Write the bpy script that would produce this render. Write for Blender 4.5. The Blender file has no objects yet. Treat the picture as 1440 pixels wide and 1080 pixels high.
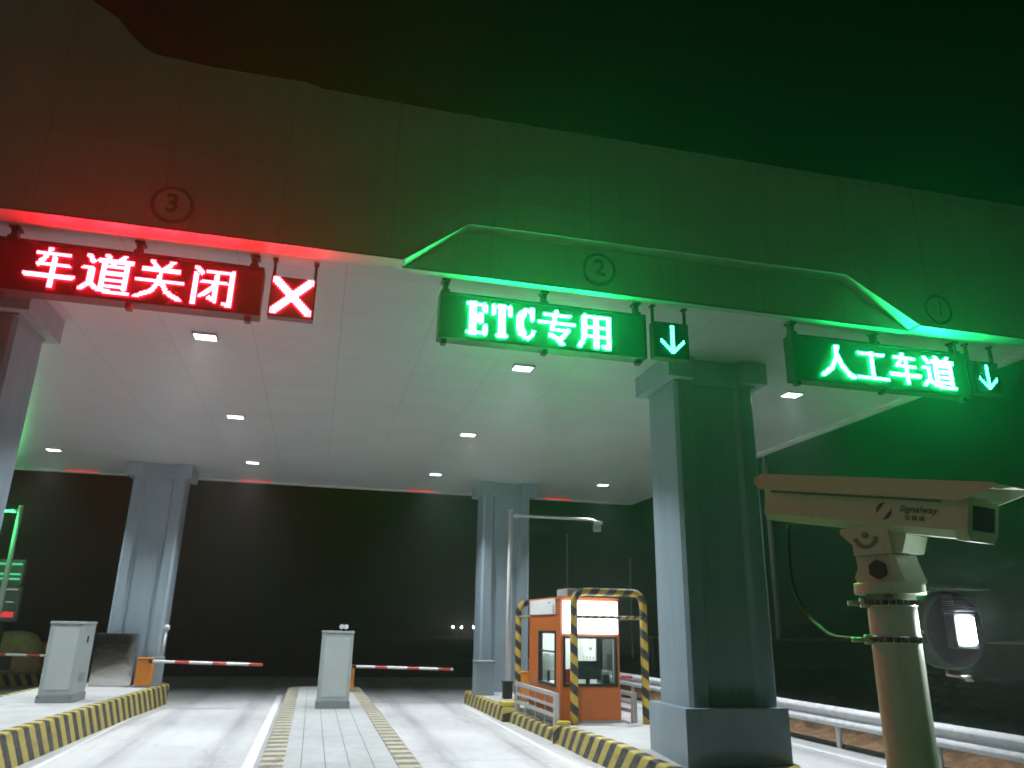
import bpy, bmesh, math, random
from mathutils import Vector, Matrix
random.seed(7)
S = bpy.context.scene
COL = S.collection

# ------------------------------------------------------------------ materials
def new_mat(name):
    m = bpy.data.materials.new(name); m.use_nodes = True
    nt = m.node_tree
    return m, nt, nt.nodes['Principled BSDF']

def N(nt, kind, **kw):
    n = nt.nodes.new(kind)
    for k, v in kw.items():
        setattr(n, k, v)
    return n

def mathn(nt, op, a, b=None, c=None):
    n = N(nt, 'ShaderNodeMath', operation=op)
    for i, v in enumerate((a, b, c)):
        if v is None: continue
        if isinstance(v, (int, float)): n.inputs[i].default_value = v
        else: nt.links.new(v, n.inputs[i])
    return n.outputs[0]

def mixc(nt, fac, a, b, blend='MIX'):
    n = N(nt, 'ShaderNodeMix', data_type='RGBA', blend_type=blend)
    if isinstance(fac, (int, float)): n.inputs[0].default_value = fac
    else: nt.links.new(fac, n.inputs[0])
    for i, v in ((6, a), (7, b)):
        if isinstance(v, tuple): n.inputs[i].default_value = (*v[:3], 1)
        else: nt.links.new(v, n.inputs[i])
    return n.outputs[2]

def coords(nt):
    tc = N(nt, 'ShaderNodeTexCoord')
    sep = N(nt, 'ShaderNodeSeparateXYZ')
    return tc, sep

def noise(nt, scale, detail=4, rough=.6, vec=None, stretch=None):
    n = N(nt, 'ShaderNodeTexNoise')
    n.inputs['Scale'].default_value = scale
    n.inputs['Detail'].default_value = detail
    n.inputs['Roughness'].default_value = rough
    if vec is None:
        vec = N(nt, 'ShaderNodeTexCoord').outputs['Object']
    if stretch:
        mp = N(nt, 'ShaderNodeMapping'); mp.inputs['Scale'].default_value = stretch
        nt.links.new(vec, mp.inputs[0]); vec = mp.outputs[0]
    nt.links.new(vec, n.inputs['Vector'])
    return n.outputs['Fac']

def ramp(nt, fac, lo, hi, a=(0, 0, 0), b=(1, 1, 1)):
    r = N(nt, 'ShaderNodeValToRGB')
    e = r.color_ramp.elements
    e[0].position = lo; e[1].position = hi
    e[0].color = (*a, 1); e[1].color = (*b, 1)
    nt.links.new(fac, r.inputs[0])
    return r.outputs[0]

def surf(name, color, rough=.5, metal=0, var=.12, scale=3, bump=0, bscale=60, stretch=None, dirt=None, spec=.5):
    m, nt, p = new_mat(name)
    f = noise(nt, scale, 5, .65, stretch=stretch)
    lo = tuple(c * (1 - var) for c in color); hi = tuple(min(1, c * (1 + var)) for c in color)
    col = ramp(nt, f, .3, .7, lo, hi)
    if dirt:
        f2 = noise(nt, dirt[1], 6, .7, stretch=dirt[3] if len(dirt) > 3 else None)
        fac = ramp(nt, f2, .52, .72)
        col = mixc(nt, mathn(nt, 'MULTIPLY', fac, dirt[2]), col, dirt[0])
    nt.links.new(col, p.inputs['Base Color'])
    p.inputs['Roughness'].default_value = rough
    p.inputs['Metallic'].default_value = metal
    p.inputs['Specular IOR Level'].default_value = spec
    if bump:
        b = N(nt, 'ShaderNodeBump'); b.inputs['Strength'].default_value = bump; b.inputs['Distance'].default_value = .02
        nt.links.new(noise(nt, bscale, 5), b.inputs['Height']); nt.links.new(b.outputs[0], p.inputs['Normal'])
    return m

def emit(name, color, strength, base=(.02, .02, .02)):
    m, nt, p = new_mat(name)
    p.inputs['Base Color'].default_value = (*base, 1)
    p.inputs['Emission Color'].default_value = (*color, 1)
    p.inputs['Emission Strength'].default_value = strength
    return m

def stripes(name, expr, period, c1, c2, wear=.35, rough=.55, duty=.5, wearcol=(.3, .3, .27)):
    """expr: (kx, ky, kz) on object coords, or 'uv' for helical tape on tubes"""
    m, nt, p = new_mat(name)
    tc, sep = coords(nt)
    if expr in ('uv', 'u'):
        nt.links.new(tc.outputs['UV'], sep.inputs[0])
        t = mathn(nt, 'DIVIDE', sep.outputs[0], period)
        if expr == 'uv': t = mathn(nt, 'ADD', t, sep.outputs[1])
    else:
        nt.links.new(tc.outputs['Object'], sep.inputs[0])
        t = None
        for k, o in zip(expr, sep.outputs):
            if k == 0: continue
            q = mathn(nt, 'MULTIPLY', o, k / period)
            t = q if t is None else mathn(nt, 'ADD', t, q)
    wob = noise(nt, 5, 2)
    t = mathn(nt, 'ADD', t, mathn(nt, 'MULTIPLY', wob, .07))
    fr = mathn(nt, 'FRACT', t)
    st = mathn(nt, 'LESS_THAN', fr, duty)
    col = mixc(nt, st, c1, c2)
    f = noise(nt, 9, 6, .75)
    col = mixc(nt, mathn(nt, 'MULTIPLY', ramp(nt, f, .48, .75), wear), col, wearcol)
    g1 = noise(nt, 3.5, 6, .8, stretch=(1, .3, 1))
    col = mixc(nt, mathn(nt, 'MULTIPLY', ramp(nt, g1, .52, .7), wear * .9), col, (.07, .068, .06))
    g2 = noise(nt, 38, 4, .7)
    col = mixc(nt, mathn(nt, 'MULTIPLY', ramp(nt, g2, .60, .66), min(1, wear * 1.4)), col, (.34, .33, .30))
    nt.links.new(col, p.inputs['Base Color'])
    p.inputs['Roughness'].default_value = rough
    return m

M = {}
M['clad'] = surf('column_cladding', (.27, .34, .385), .36, 0, .12, 1.4, bump=.12, bscale=2.2, stretch=(1.5, 1.5, .22), dirt=((.16, .19, .20), 2.2, .4, (4, 4, .35)))
M['white_panel'] = surf('white_aluminium', (.62, .63, .64), .32, 0, .06, 1.5)
def fascia_mat():
    m, nt, p = new_mat('fascia_panel')
    tc, sep = coords(nt); nt.links.new(tc.outputs['Object'], sep.inputs[0])
    col = ramp(nt, noise(nt, .8, 5, .65), .3, .7, (.46, .457, .45), (.54, .535, .53))
    cx = mathn(nt, 'MULTIPLY', mathn(nt, 'ADD', sep.outputs[0], 40.35), 1 / 1.2); cz = mathn(nt, 'MULTIPLY', mathn(nt, 'ADD', sep.outputs[2], 40.0), 1 / 1.05)
    wn = N(nt, 'ShaderNodeTexWhiteNoise', noise_dimensions='2D'); cb = N(nt, 'ShaderNodeCombineXYZ')
    nt.links.new(mathn(nt, 'FLOOR', cx), cb.inputs[0]); nt.links.new(mathn(nt, 'FLOOR', cz), cb.inputs[1]); nt.links.new(cb.outputs[0], wn.inputs['Vector'])
    col = mixc(nt, mathn(nt, 'MULTIPLY', wn.outputs['Value'], .14), col, (.2, .2, .2))
    st = noise(nt, 1.0, 6, .75, stretch=(7, 1, .35))
    col = mixc(nt, mathn(nt, 'MULTIPLY', ramp(nt, st, .5, .72), .3), col, (.27, .265, .26))
    ln = mathn(nt, 'MAXIMUM', mathn(nt, 'LESS_THAN', mathn(nt, 'FRACT', cx), .012), mathn(nt, 'LESS_THAN', mathn(nt, 'FRACT', cz), .012))
    col = mixc(nt, mathn(nt, 'MULTIPLY', ln, .2), col, (.05, .05, .05))
    nt.links.new(col, p.inputs['Base Color']); p.inputs['Roughness'].default_value = .45
    return m
M['fascia'] = fascia_mat()
M['black'] = surf('black_metal', (.012, .013, .013), .5, 0, .2, 6)
M['ledpanel'] = surf('led_matrix_black', (.014, .014, .014), .6, 0, .15, 30)
M['cab'] = surf('grey_cabinet_paint', (.36, .41, .40), .42, 0, .06, 3, dirt=((.28, .3, .29), 4, .35))
M['cab_dark'] = surf('grey_cabinet_panel', (.47, .52, .51), .42, 0, .07, 2)
M['plinth'] = surf('dark_grey_plinth', (.24, .27, .27), .55, 0, .1, 5)
M['inox'] = surf('brushed_stainless', (.58, .56, .54), .11, 1, .08, 4, bump=.35, bscale=1.1)
M['orange'] = surf('orange_paint', (.48, .125, .028), .4, 0, .07, 2, dirt=((.42, .11, .03), 3, .35))
M['gate_orange'] = surf('orange_gate_paint', (.7, .24, .03), .4, 0, .07, 4)
M['galv'] = surf('galvanised_steel', (.78, .80, .82), .35, .05, .12, 5, dirt=((.35, .36, .36), 6, .4))
M['rail'] = surf('silver_rail_paint', (.5, .51, .51), .4, .2, .08, 8)
M['pole_white'] = surf('white_pole_paint', (.82, .83, .84), .35, 0, .08, 5)
M['beige'] = surf('beige_enamel', (.66, .74, .60), .36, 0, .05, 7, dirt=((.40, .40, .31), 9, .45, (1, 1, .35)))
M['steel'] = surf('bolt_steel', (.55, .5, .42), .28, 1, .15, 30)
M['darkgrey'] = surf('dark_grey_metal', (.022, .025, .025), .45, .2, .15, 10)
def soil_mat():
    m, nt, p = new_mat('brown_soil')
    tc, sep = coords(nt); nt.links.new(tc.outputs['Object'], sep.inputs[0])
    col = ramp(nt, noise(nt, 5, 6, .7), .3, .7, (.17, .09, .045), (.38, .22, .12))
    col = mixc(nt, mathn(nt, 'MULTIPLY', ramp(nt, noise(nt, 3, 6, .7), .5, .7), .75), col, (.09, .055, .035))
    # brown by the rail, blending to near black farther off
    e = mathn(nt, 'ADD', sep.outputs[0], mathn(nt, 'MULTIPLY', mathn(nt, 'SUBTRACT', noise(nt, 1.3, 5, .7), .5), 2.2))
    mr = N(nt, 'ShaderNodeMapRange'); mr.inputs['From Min'].default_value = 10.0; mr.inputs['From Max'].default_value = 10.7
    nt.links.new(e, mr.inputs['Value'])
    col = mixc(nt, mr.outputs['Result'], col, (.014, .017, .010))
    nt.links.new(col, p.inputs['Base Color']); p.inputs['Roughness'].default_value = .95
    b = N(nt, 'ShaderNodeBump'); b.inputs['Strength'].default_value = 1; b.inputs['Distance'].default_value = .03
    nt.links.new(noise(nt, 16, 6, .7), b.inputs['Height']); nt.links.new(b.outputs[0], p.inputs['Normal'])
    return m
M['soil'] = soil_mat()
M['asphalt'] = surf('dark_asphalt', (.035, .035, .036), .85, 0, .2, 2, bump=.3, bscale=30)
M['ground'] = surf('dark_earth', (.02, .018, .014), .95, 0, .4, .3, bump=.6, bscale=5)
M['paper'] = surf('white_paper', (.75, .75, .72), .6, 0, .04, 8)
M['lining'] = surf('white_wall_lining', (.72, .74, .70), .6, 0, .04, 2)
M['red'] = surf('red_plastic', (.5, .03, .04), .45, 0, .1, 5)
M['conc_wall'] = surf('weathered_concrete', (.10, .11, .10), .85, 0, .25, 1.5, bump=.3, bscale=20)
M['coping'] = surf('pale_coping', (.55, .57, .55), .7, 0, .1, 3)
M['line'] = surf('worn_white_paint', (.75, .76, .76), .55, 0, .06, 4, dirt=((.42, .42, .41), 7, .7))
M['dot_dark'] = surf('dark_print', (.11, .11, .105), .6, 0, .1, 20)
M['disc'] = surf('pale_disc', (.55, .53, .50), .5, 0, .08, 6)
M['khaki'] = surf('khaki_plastic', (.8, .68, .34), .6, 0, .2, 3, dirt=((.2, .19, .14), 4, .5))

YEL, BLK = (.52, .42, .075), (.028, .026, .024)
M['kerb'] = stripes('kerb_stripes', (0, 1, 1.0), .40, BLK, YEL, .5)
M['kerb_old'] = stripes('worn_kerb_stripes', (0, 1, 1.0), .40, (.15, .145, .13), (.46, .41, .27), .85, wearcol=(.36, .36, .33))
M['kerb_x'] = stripes('kerb_end_stripes', (1, .3, .5), .30, BLK, YEL, .5)
M['tape'] = stripes('hazard_tape', 'uv', .34, BLK, (.55, .37, .05), .25)
M['tape_small'] = stripes('thin_hazard_tape', 'uv', .16, BLK, (.6, .46, .2), .3)
M['boom'] = stripes('boom_red_white', 'u', .84, (.5, .05, .05), (.8, .8, .78), .15, .4, .62)
M['yellow'] = surf('yellow_block_paint', YEL, .55, 0, .1, 5, dirt=((.3, .25, .1), 8, .5))

def concrete_road():
    m, nt, p = new_mat('concrete_road')
    f = noise(nt, .35, 6, .65, stretch=(1, .5, 1))
    col = ramp(nt, f, .28, .72, (.46, .46, .46), (.68, .68, .67))
    f2 = noise(nt, 1.4, 6, .7, stretch=(1, .22, 1))
    col = mixc(nt, mathn(nt, 'MULTIPLY', ramp(nt, f2, .5, .72), .5), col, (.30, .30, .30))
    tc0, sp0 = coords(nt); nt.links.new(tc0.outputs['Object'], sp0.inputs[0])
    tr = None
    for xc in (-2.75, -1.25, 2.2, 3.55, 7.1, 8.4):       # dark rubber in the wheel tracks
        d = mathn(nt, 'ABSOLUTE', mathn(nt, 'SUBTRACT', sp0.outputs[0], xc))
        d = mathn(nt, 'MAXIMUM', mathn(nt, 'SUBTRACT', 1.0, mathn(nt, 'MULTIPLY', d, 3.2)), 0.0)
        tr = d if tr is None else mathn(nt, 'ADD', tr, d)
    tn = noise(nt, 2.0, 5, .7, stretch=(2.5, .12, 1))
    col = mixc(nt, mathn(nt, 'MULTIPLY', mathn(nt, 'MULTIPLY', tr, ramp(nt, tn, .32, .62)), .7), col, (.18, .18, .185))
    vor = N(nt, 'ShaderNodeTexVoronoi', feature='DISTANCE_TO_EDGE'); vor.inputs['Scale'].default_value = .32
    wv = N(nt, 'ShaderNodeVectorMath', operation='ADD'); nz = N(nt, 'ShaderNodeTexNoise'); nz.inputs['Scale'].default_value = 1.4
    nt.links.new(tc0.outputs['Object'], nz.inputs['Vector']); nt.links.new(nz.outputs['Color'], wv.inputs[0]); nt.links.new(tc0.outputs['Object'], wv.inputs[1]); nt.links.new(wv.outputs[0], vor.inputs['Vector'])
    col = mixc(nt, mathn(nt, 'MULTIPLY', mathn(nt, 'LESS_THAN', vor.outputs['Distance'], .005), .3), col, (.12, .12, .12))
    oil = noise(nt, 3.1, 3, .5)
    col = mixc(nt, mathn(nt, 'MULTIPLY', ramp(nt, oil, .68, .74), .55), col, (.12, .12, .12))
    f3 = noise(nt, 55, 3, .6)
    col = mixc(nt, .22, col, ramp(nt, f3, .35, .65, (.25, .25, .25), (.62, .62, .62)))
    tc, sep = coords(nt); nt.links.new(tc.outputs['Object'], sep.inputs[0])
    jy = mathn(nt, 'LESS_THAN', mathn(nt, 'ABSOLUTE', mathn(nt, 'SUBTRACT', mathn(nt, 'FRACT', mathn(nt, 'MULTIPLY', sep.outputs[1], .2)), .5)), .0022)
    col = mixc(nt, mathn(nt, 'MULTIPLY', jy, .7), col, (.1, .1, .1))
    nt.links.new(col, p.inputs['Base Color'])
    nt.links.new(ramp(nt, f2, .3, .7, (.28,) * 3, (.5,) * 3), p.inputs['Roughness'])
    b = N(nt, 'ShaderNodeBump'); b.inputs['Strength'].default_value = .25; b.inputs['Distance'].default_value = .01
    nt.links.new(noise(nt, 30, 6), b.inputs['Height']); nt.links.new(b.outputs[0], p.inputs['Normal'])
    return m
M['road'] = concrete_road()

def pavers(name, wx, wy, base, offx=0):
    m, nt, p = new_mat(name)
    tc, sep = coords(nt); nt.links.new(tc.outputs['Object'], sep.inputs[0])
    fx = mathn(nt, 'FRACT', mathn(nt, 'DIVIDE', mathn(nt, 'ADD', sep.outputs[0], 50 * wx + offx), wx))
    row = mathn(nt, 'DIVIDE', sep.outputs[1], wy)
    fy = mathn(nt, 'FRACT', row)
    lx = mathn(nt, 'LESS_THAN', fx, .035); ly = mathn(nt, 'LESS_THAN', fy, .02)
    f = noise(nt, 2.2, 6, .7)
    col = ramp(nt, f, .3, .7, tuple(c * .75 for c in base), tuple(c * 1.1 for c in base))
    col = mixc(nt, .25, col, ramp(nt, noise(nt, 70, 3), .3, .7, (.2, .2, .2), (.6, .6, .58)))
    col = mixc(nt, mathn(nt, 'MULTIPLY', ly, .3), col, (.12, .12, .11))
    col = mixc(nt, mathn(nt, 'MULTIPLY', lx, .85), col, (.06, .06, .06))
    nt.links.new(col, p.inputs['Base Color']); p.inputs['Roughness'].default_value = .7
    b = N(nt, 'ShaderNodeBump'); b.inputs['Strength'].default_value = .3; b.inputs['Distance'].default_value = .01
    nt.links.new(noise(nt, 45, 5), b.inputs['Height']); nt.links.new(b.outputs[0], p.inputs['Normal'])
    return m
M['pavers'] = pavers('island_pavers', .295, .42, (.40, .41, .40), -.1)
M['slab'] = surf('island_concrete', (.40, .40, .39), .7, 0, .14, 1.2, bump=.2, bscale=40, dirt=((.3, .3, .29), 2.2, .55))

def soffit_mat():
    m, nt, p = new_mat('soffit_panels')
    tc, sep = coords(nt); nt.links.new(tc.outputs['Object'], sep.inputs[0])
    fx = mathn(nt, 'FRACT', mathn(nt, 'MULTIPLY', sep.outputs[0], 1 / 1.2))
    fy = mathn(nt, 'FRACT', mathn(nt, 'MULTIPLY', sep.outputs[1], 1 / .6))
    lx = mathn(nt, 'LESS_THAN', fx, .008); ly = mathn(nt, 'LESS_THAN', fy, .014)
    l = mathn(nt, 'MAXIMUM', lx, ly)
    col = ramp(nt, noise(nt, .6, 4), .3, .7, (.46, .47, .48), (.53, .54, .55))
    wn = N(nt, 'ShaderNodeTexWhiteNoise', noise_dimensions='2D')
    cx = mathn(nt, 'FLOOR', mathn(nt, 'MULTIPLY', sep.outputs[0], 1 / 1.2)); cy = mathn(nt, 'FLOOR', mathn(nt, 'MULTIPLY', sep.outputs[1], 1 / .6))
    cmb = N(nt, 'ShaderNodeCombineXYZ'); nt.links.new(cx, cmb.inputs[0]); nt.links.new(cy, cmb.inputs[1]); nt.links.new(cmb.outputs[0], wn.inputs['Vector'])
    col = mixc(nt, mathn(nt, 'MULTIPLY', wn.outputs['Value'], .16), col, (.38, .38, .38))
    col = mixc(nt, mathn(nt, 'MULTIPLY', l, .6), col, (.16, .16, .16))
    nt.links.new(col, p.inputs['Base Color'])
    p.inputs['Roughness'].default_value = .3
    return m
M['soffit'] = soffit_mat()
M['edge'] = surf('edge_aluminium', (.30, .30, .30), .35, .2, .08, 3)

def glass_mat():
    m, nt, p = new_mat('window_glass')
    nt.nodes.remove(p)
    out = nt.nodes['Material Output']
    tr = N(nt, 'ShaderNodeBsdfTransparent'); tr.inputs[0].default_value = (.86, .92, .89, 1)
    gl = N(nt, 'ShaderNodeBsdfGlossy'); gl.inputs['Roughness'].default_value = .03
    ge = N(nt, 'ShaderNodeNewGeometry')
    dt = N(nt, 'ShaderNodeVectorMath', operation='DOT_PRODUCT')
    nt.links.new(ge.outputs['Normal'], dt.inputs[0]); nt.links.new(ge.outputs['Incoming'], dt.inputs[1])
    q = mathn(nt, 'POWER', mathn(nt, 'SUBTRACT', 1.0, mathn(nt, 'ABSOLUTE', dt.outputs['Value'])), 5.0)
    q = mathn(nt, 'ADD', mathn(nt, 'MULTIPLY', q, .9), .05)
    mx = N(nt, 'ShaderNodeMixShader')
    nt.links.new(q, mx.inputs[0]); nt.links.new(tr.outputs[0], mx.inputs[1]); nt.links.new(gl.outputs[0], mx.inputs[2])
    nt.links.new(mx.outputs[0], out.inputs[0])
    return m
M['glass'] = glass_mat()

LED_G, LED_R = 370.0, 195.0
M['led_green'] = emit('green_led', (.012, 1.0, .19), LED_G)
M['led_cyan'] = emit('cyan_green_led', (.04, 1.0, .45), 40)
M['led_red'] = emit('red_led', (1.0, .012, .022), LED_R)
M['lampglow'] = emit('lamp_diffuser', (.95, .98, 1.0), 8)
M['boxglow'] = emit('lightbox_face', (.82, .91, 1.0), 7)
M['flood'] = emit('floodlight_face', (.90, .96, 1.0), 500)
M['red_spill'] = emit('red_spill_glow', (1, .04, .03), .9)  # glow put in place of red sign light on the rear lip
M['farlamp'] = emit('far_lamp', (1, .96, .9), 60)
M['added_green'] = emit('added_green_emitter', (.05, 1, .25), 12)  # emitter for an added disc that colours the left pole green
M['dim_green'] = emit('dim_green_rows', (.1, .75, .3), .9)
M['dim_red'] = emit('dim_red_row', (.9, .06, .07), .8)
M['dim_white'] = emit('dim_white_rows', (.6, .65, .62), .5)
M['board_face'] = surf('grey_display_face', (.14, .18, .16), .5, 0, .1, 4)
M['screen'] = surf('dark_screen', (.02, .03, .03), .25, 0, .1, 5)

# ------------------------------------------------------------------ mesh helpers
class MB:
    def __init__(s):
        s.bm = bmesh.new(); s.uv = s.bm.loops.layers.uv.new('UVMap')
    def box(s, x0, x1, y0, y1, z0, z1, bevel=0):
        r = bmesh.ops.create_cube(s.bm, size=1)
        vs = r['verts']
        for v in vs:
            v.co = Vector(((x0 + x1) / 2 + v.co.x * (x1 - x0), (y0 + y1) / 2 + v.co.y * (y1 - y0), (z0 + z1) / 2 + v.co.z * (z1 - z0)))
        if bevel:
            es = list({e for v in vs for e in v.link_edges})
            bmesh.ops.bevel(s.bm, geom=es, offset=bevel, segments=2, affect='EDGES', profile=.6)
        return s
    def prism(s, pts, axis, a, b):
        """outline pts (2d) extruded along axis between a and b; axis 'y': pts are x,z; 'z': x,y; 'x': y,z"""
        def mk(p, t):
            return {'y': (p[0], t, p[1]), 'z': (p[0], p[1], t), 'x': (t, p[0], p[1])}[axis]
        va = [s.bm.verts.new(mk(p, a)) for p in pts]; vb = [s.bm.verts.new(mk(p, b)) for p in pts]
        n = len(pts)
        fs = [s.bm.faces.new(va), s.bm.faces.new(vb[::-1])]
        for i in range(n):
            fs.append(s.bm.faces.new((va[i], va[(i + 1) % n], vb[(i + 1) % n], vb[i])))
        bmesh.ops.recalc_face_normals(s.bm, faces=fs)
        return s
    def tube(s, pts, r, seg=12, caps=True, taper=None):
        pts = [Vector(p) for p in pts]
        n = len(pts); rings = []; L = 0; ls = []
        up = None
        for i, p in enumerate(pts):
            if i: L += (p - pts[i - 1]).length
            ls.append(L)
            d = ((pts[min(i + 1, n - 1)] - p).normalized() + (p - pts[max(i - 1, 0)]).normalized()).normalized()
            if up is None:
                up = Vector((0, 0, 1)) if abs(d.z) < .9 else Vector((0, -1, 0))
            u = (up - d * up.dot(d)).normalized(); up = u; w = d.cross(u)
            rr = r if taper is None else r + (taper - r) * i / (n - 1)
            rings.append([s.bm.verts.new(p + (u * math.cos(2 * math.pi * k / seg) + w * math.sin(2 * math.pi * k / seg)) * rr) for k in range(seg)])
        fs = []
        for i in range(n - 1):
            for k in range(seg):
                f = s.bm.faces.new((rings[i][k], rings[i][(k + 1) % seg], rings[i + 1][(k + 1) % seg], rings[i + 1][k]))
                f.smooth = True
                for lp, (u, v) in zip(f.loops, ((ls[i], k / seg), (ls[i], (k + 1) / seg), (ls[i + 1], (k + 1) / seg), (ls[i + 1], k / seg))):
                    lp[s.uv].uv = (u, v)
                fs.append(f)
        if caps:
            fs.append(s.bm.faces.new(rings[0][::-1])); fs.append(s.bm.faces.new(rings[-1]))
        bmesh.ops.recalc_face_normals(s.bm, faces=fs)
        return s
    def sphere(s, c, r, seg=14, sc=(1, 1, 1)):
        q = bmesh.ops.create_uvsphere(s.bm, u_segments=seg, v_segments=seg // 2 + 2, radius=r)
        for v in q['verts']:
            v.co = Vector((v.co.x * sc[0], v.co.y * sc[1], v.co.z * sc[2])) + Vector(c)
        for f in {f for v in q['verts'] for f in v.link_faces}: f.smooth = True
        return s
    def quad(s, a, b, c, d):
        s.bm.faces.new([s.bm.verts.new(p) for p in (a, b, c, d)])
        return s
    def ring(s, c, r0, r1, y0, y1, seg=40):
        """flat ring (annulus) in the xz plane, extruded in y; r0 = 0 makes a disc"""
        if r0 <= 0:
            return s.prism([(c[0] + r1 * math.cos(2 * math.pi * k / seg), c[1] + r1 * math.sin(2 * math.pi * k / seg)) for k in range(seg)], 'y', y0, y1)
        for k in range(seg):
            a, b = 2 * math.pi * k / seg, 2 * math.pi * (k + 1) / seg
            P = lambda r, t: (c[0] + r * math.cos(t), c[1] + r * math.sin(t))
            s.quad((*P(r0, a)[:1], y0, P(r0, a)[1]), (P(r0, b)[0], y0, P(r0, b)[1]), (P(r1, b)[0], y0, P(r1, b)[1]), (P(r1, a)[0], y0, P(r1, a)[1]))
            s.quad((P(r1, a)[0], y0, P(r1, a)[1]), (P(r1, b)[0], y0, P(r1, b)[1]), (P(r1, b)[0], y1, P(r1, b)[1]), (P(r1, a)[0], y1, P(r1, a)[1]))
        return s

def out(name, mb, mat, parent=None, matrix=None):
    """link the collected mesh as one object; the mesh was drawn in world space"""
    bm = mb.bm if isinstance(mb, MB) else mb
    if matrix is not None: bmesh.ops.transform(bm, matrix=matrix, verts=bm.verts)
    if parent is not None:
        root = parent
        off = Vector((0, 0, 0))
        while root is not None:
            off += root.location; root = root.parent
        bmesh.ops.translate(bm, verts=bm.verts, vec=-off)
    me = bpy.data.meshes.new(name); bm.to_mesh(me); bm.free()
    me.materials.append(mat)
    o = bpy.data.objects.new(name, me); COL.objects.link(o)
    if parent is not None: o.parent = parent
    return o

def tag(o, label=None, cat=None, group=None, kind=None):
    if label: o['label'] = label
    if cat: o['category'] = cat
    if group: o['group'] = group
    if kind: o['kind'] = kind
    return o

def thing(name, label, cat, loc=(0, 0, 0), group=None):
    o = bpy.data.objects.new(name, None); COL.objects.link(o)
    o.location = loc; o.empty_display_size = .1
    return tag(o, label, cat, group)

def copy_tree(o, parent=None):
    c = o.copy(); COL.objects.link(c)
    if parent is not None: c.parent = parent
    for ch in list(o.children):
        copy_tree(ch, c)
    return c

def structure(name, mb, mat):
    return tag(out(name, mb, mat), kind='structure')

def text_mesh(body, size, depth, mat, name, parent, matrix, shear=0, bold=0):
    cu = bpy.data.curves.new('lettering_curve', 'FONT'); cu.body = body; cu.size = size; cu.extrude = depth
    cu.align_x = 'CENTER'; cu.align_y = 'CENTER'; cu.shear = shear; cu.offset = bold; cu.space_character = 1.08
    tmp = bpy.data.objects.new('lettering_source', cu); COL.objects.link(tmp)
    dg = bpy.context.evaluated_depsgraph_get(); dg.update()
    me = bpy.data.meshes.new_from_object(tmp.evaluated_get(dg))
    bpy.data.objects.remove(tmp)
    bm = bmesh.new(); bm.from_mesh(me); bpy.data.meshes.remove(me)
    return out(name, bm, mat, parent, matrix)

def area_light(name, parent, loc, sx, sy, power, color, spread=math.pi, rot=(0, 0, 0)):
    d = bpy.data.lights.new(name, 'AREA'); d.shape = 'RECTANGLE'; d.size = sx; d.size_y = sy
    d.energy = power; d.color = color; d.spread = spread
    o = bpy.data.objects.new(name, d); COL.objects.link(o)
    root = parent; off = Vector((0, 0, 0))
    while root is not None: off += root.location; root = root.parent
    o.parent = parent; o.location = Vector(loc) - off; o.rotation_euler = rot
    return o

# ------------------------------------------------------------------ camera (pose recovered from the vanishing points)
HC = 1.95
RM = ((0.9696350548749915, 0.09089493208092007, 0.2270373794765461),
      (-0.24393992402349682, 0.29359912284256584, 0.9242796484470955),
      (0.017354360402586744, -0.9515974287418398, 0.3068569044146412))
FPX = 1060.91
cd = bpy.data.cameras.new('camera'); cam = bpy.data.objects.new('camera', cd); COL.objects.link(cam)
cd.sensor_width = 36; cd.lens = FPX / 1440 * 36; cd.clip_end = 2000; cd.clip_start = .05
cam.matrix_world = Matrix(((RM[0][0], -RM[0][1], -RM[0][2], 0), (RM[1][0], -RM[1][1], -RM[1][2], 0), (RM[2][0], -RM[2][1], -RM[2][2], HC), (0, 0, 0, 1)))
S.camera = cam

# ------------------------------------------------------------------ setting
SOF = 5.87           # soffit height
mb = MB()
g = 60
mb.box(-320, 320, -150, 500, -.6, -.06)
structure('ground', mb, M['ground'])

mb = MB(); mb.quad((-16, 8.7, 0), (9.45, 8.7, 0), (9.45, 32, 0), (-16, 32, 0)); mb.quad((-16, -20, 0), (9.45, -20, 0), (9.45, 5.6, 0), (-16, 5.6, 0))
structure('road', mb, M['road'])
mb = MB(); mb.quad((-16, 5.61, -.004), (9.45, 5.61, -.004), (9.45, 8.69, -.004), (-16, 8.69, -.004)); mb.quad((-16, 32.02, -.004), (9.45, 32.02, -.004), (9.45, 240, -.004), (-16, 240, -.004))  # near strip added out of view, dark to cut bounce onto the column
structure('asphalt_and_added_strip', mb, M['asphalt'])

mb = MB()
for x, w, y0, y1 in ((-.71, .15, 2, 24), (-3.52, .09, 9, 21.5), (3.98, .08, 11, 21), (8.75, .14, -5, 31.5), (6.75, .12, 6, 23)):
    mb.quad((x - w / 2, y0, .004), (x + w / 2, y0, .004), (x + w / 2, y1, .004), (x - w / 2, y1, .004))
structure('lane_marking', mb, M['line'])

# soil verge beyond the guard rail: lumpy bank
bm = bmesh.new()
NX, NY = 60, 150
from mathutils import noise as mnoise
def soil_h(x, y):
    d = x - 9.5
    h = .02 + .22 * min(1, d / 1.2) + .25 * max(0, min(1, (d - 1.2) / 5))
    amp = min(1, d / .3)
    h += amp * (.14 * mnoise.fractal(Vector((x * 1.6, y * 1.6, 0)), 1, 2, 4) + .06 * max(0, mnoise.noise(Vector((x * 6, y * 6, 3)))))
    return max(h, -.03)
vs = [[bm.verts.new((9.46 + 14 * (i / NX) ** 1.6, 4 + 40 * (j / NY) ** 1.2, 0)) for j in range(NY + 1)] for i in range(NX + 1)]
for row in vs:
    for v in row: v.co.z = soil_h(v.co.x, v.co.y)
for i in range(NX):
    for j in range(NY):
        bm.faces.new((vs[i][j], vs[i + 1][j], vs[i + 1][j + 1], vs[i][j + 1]))
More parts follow.
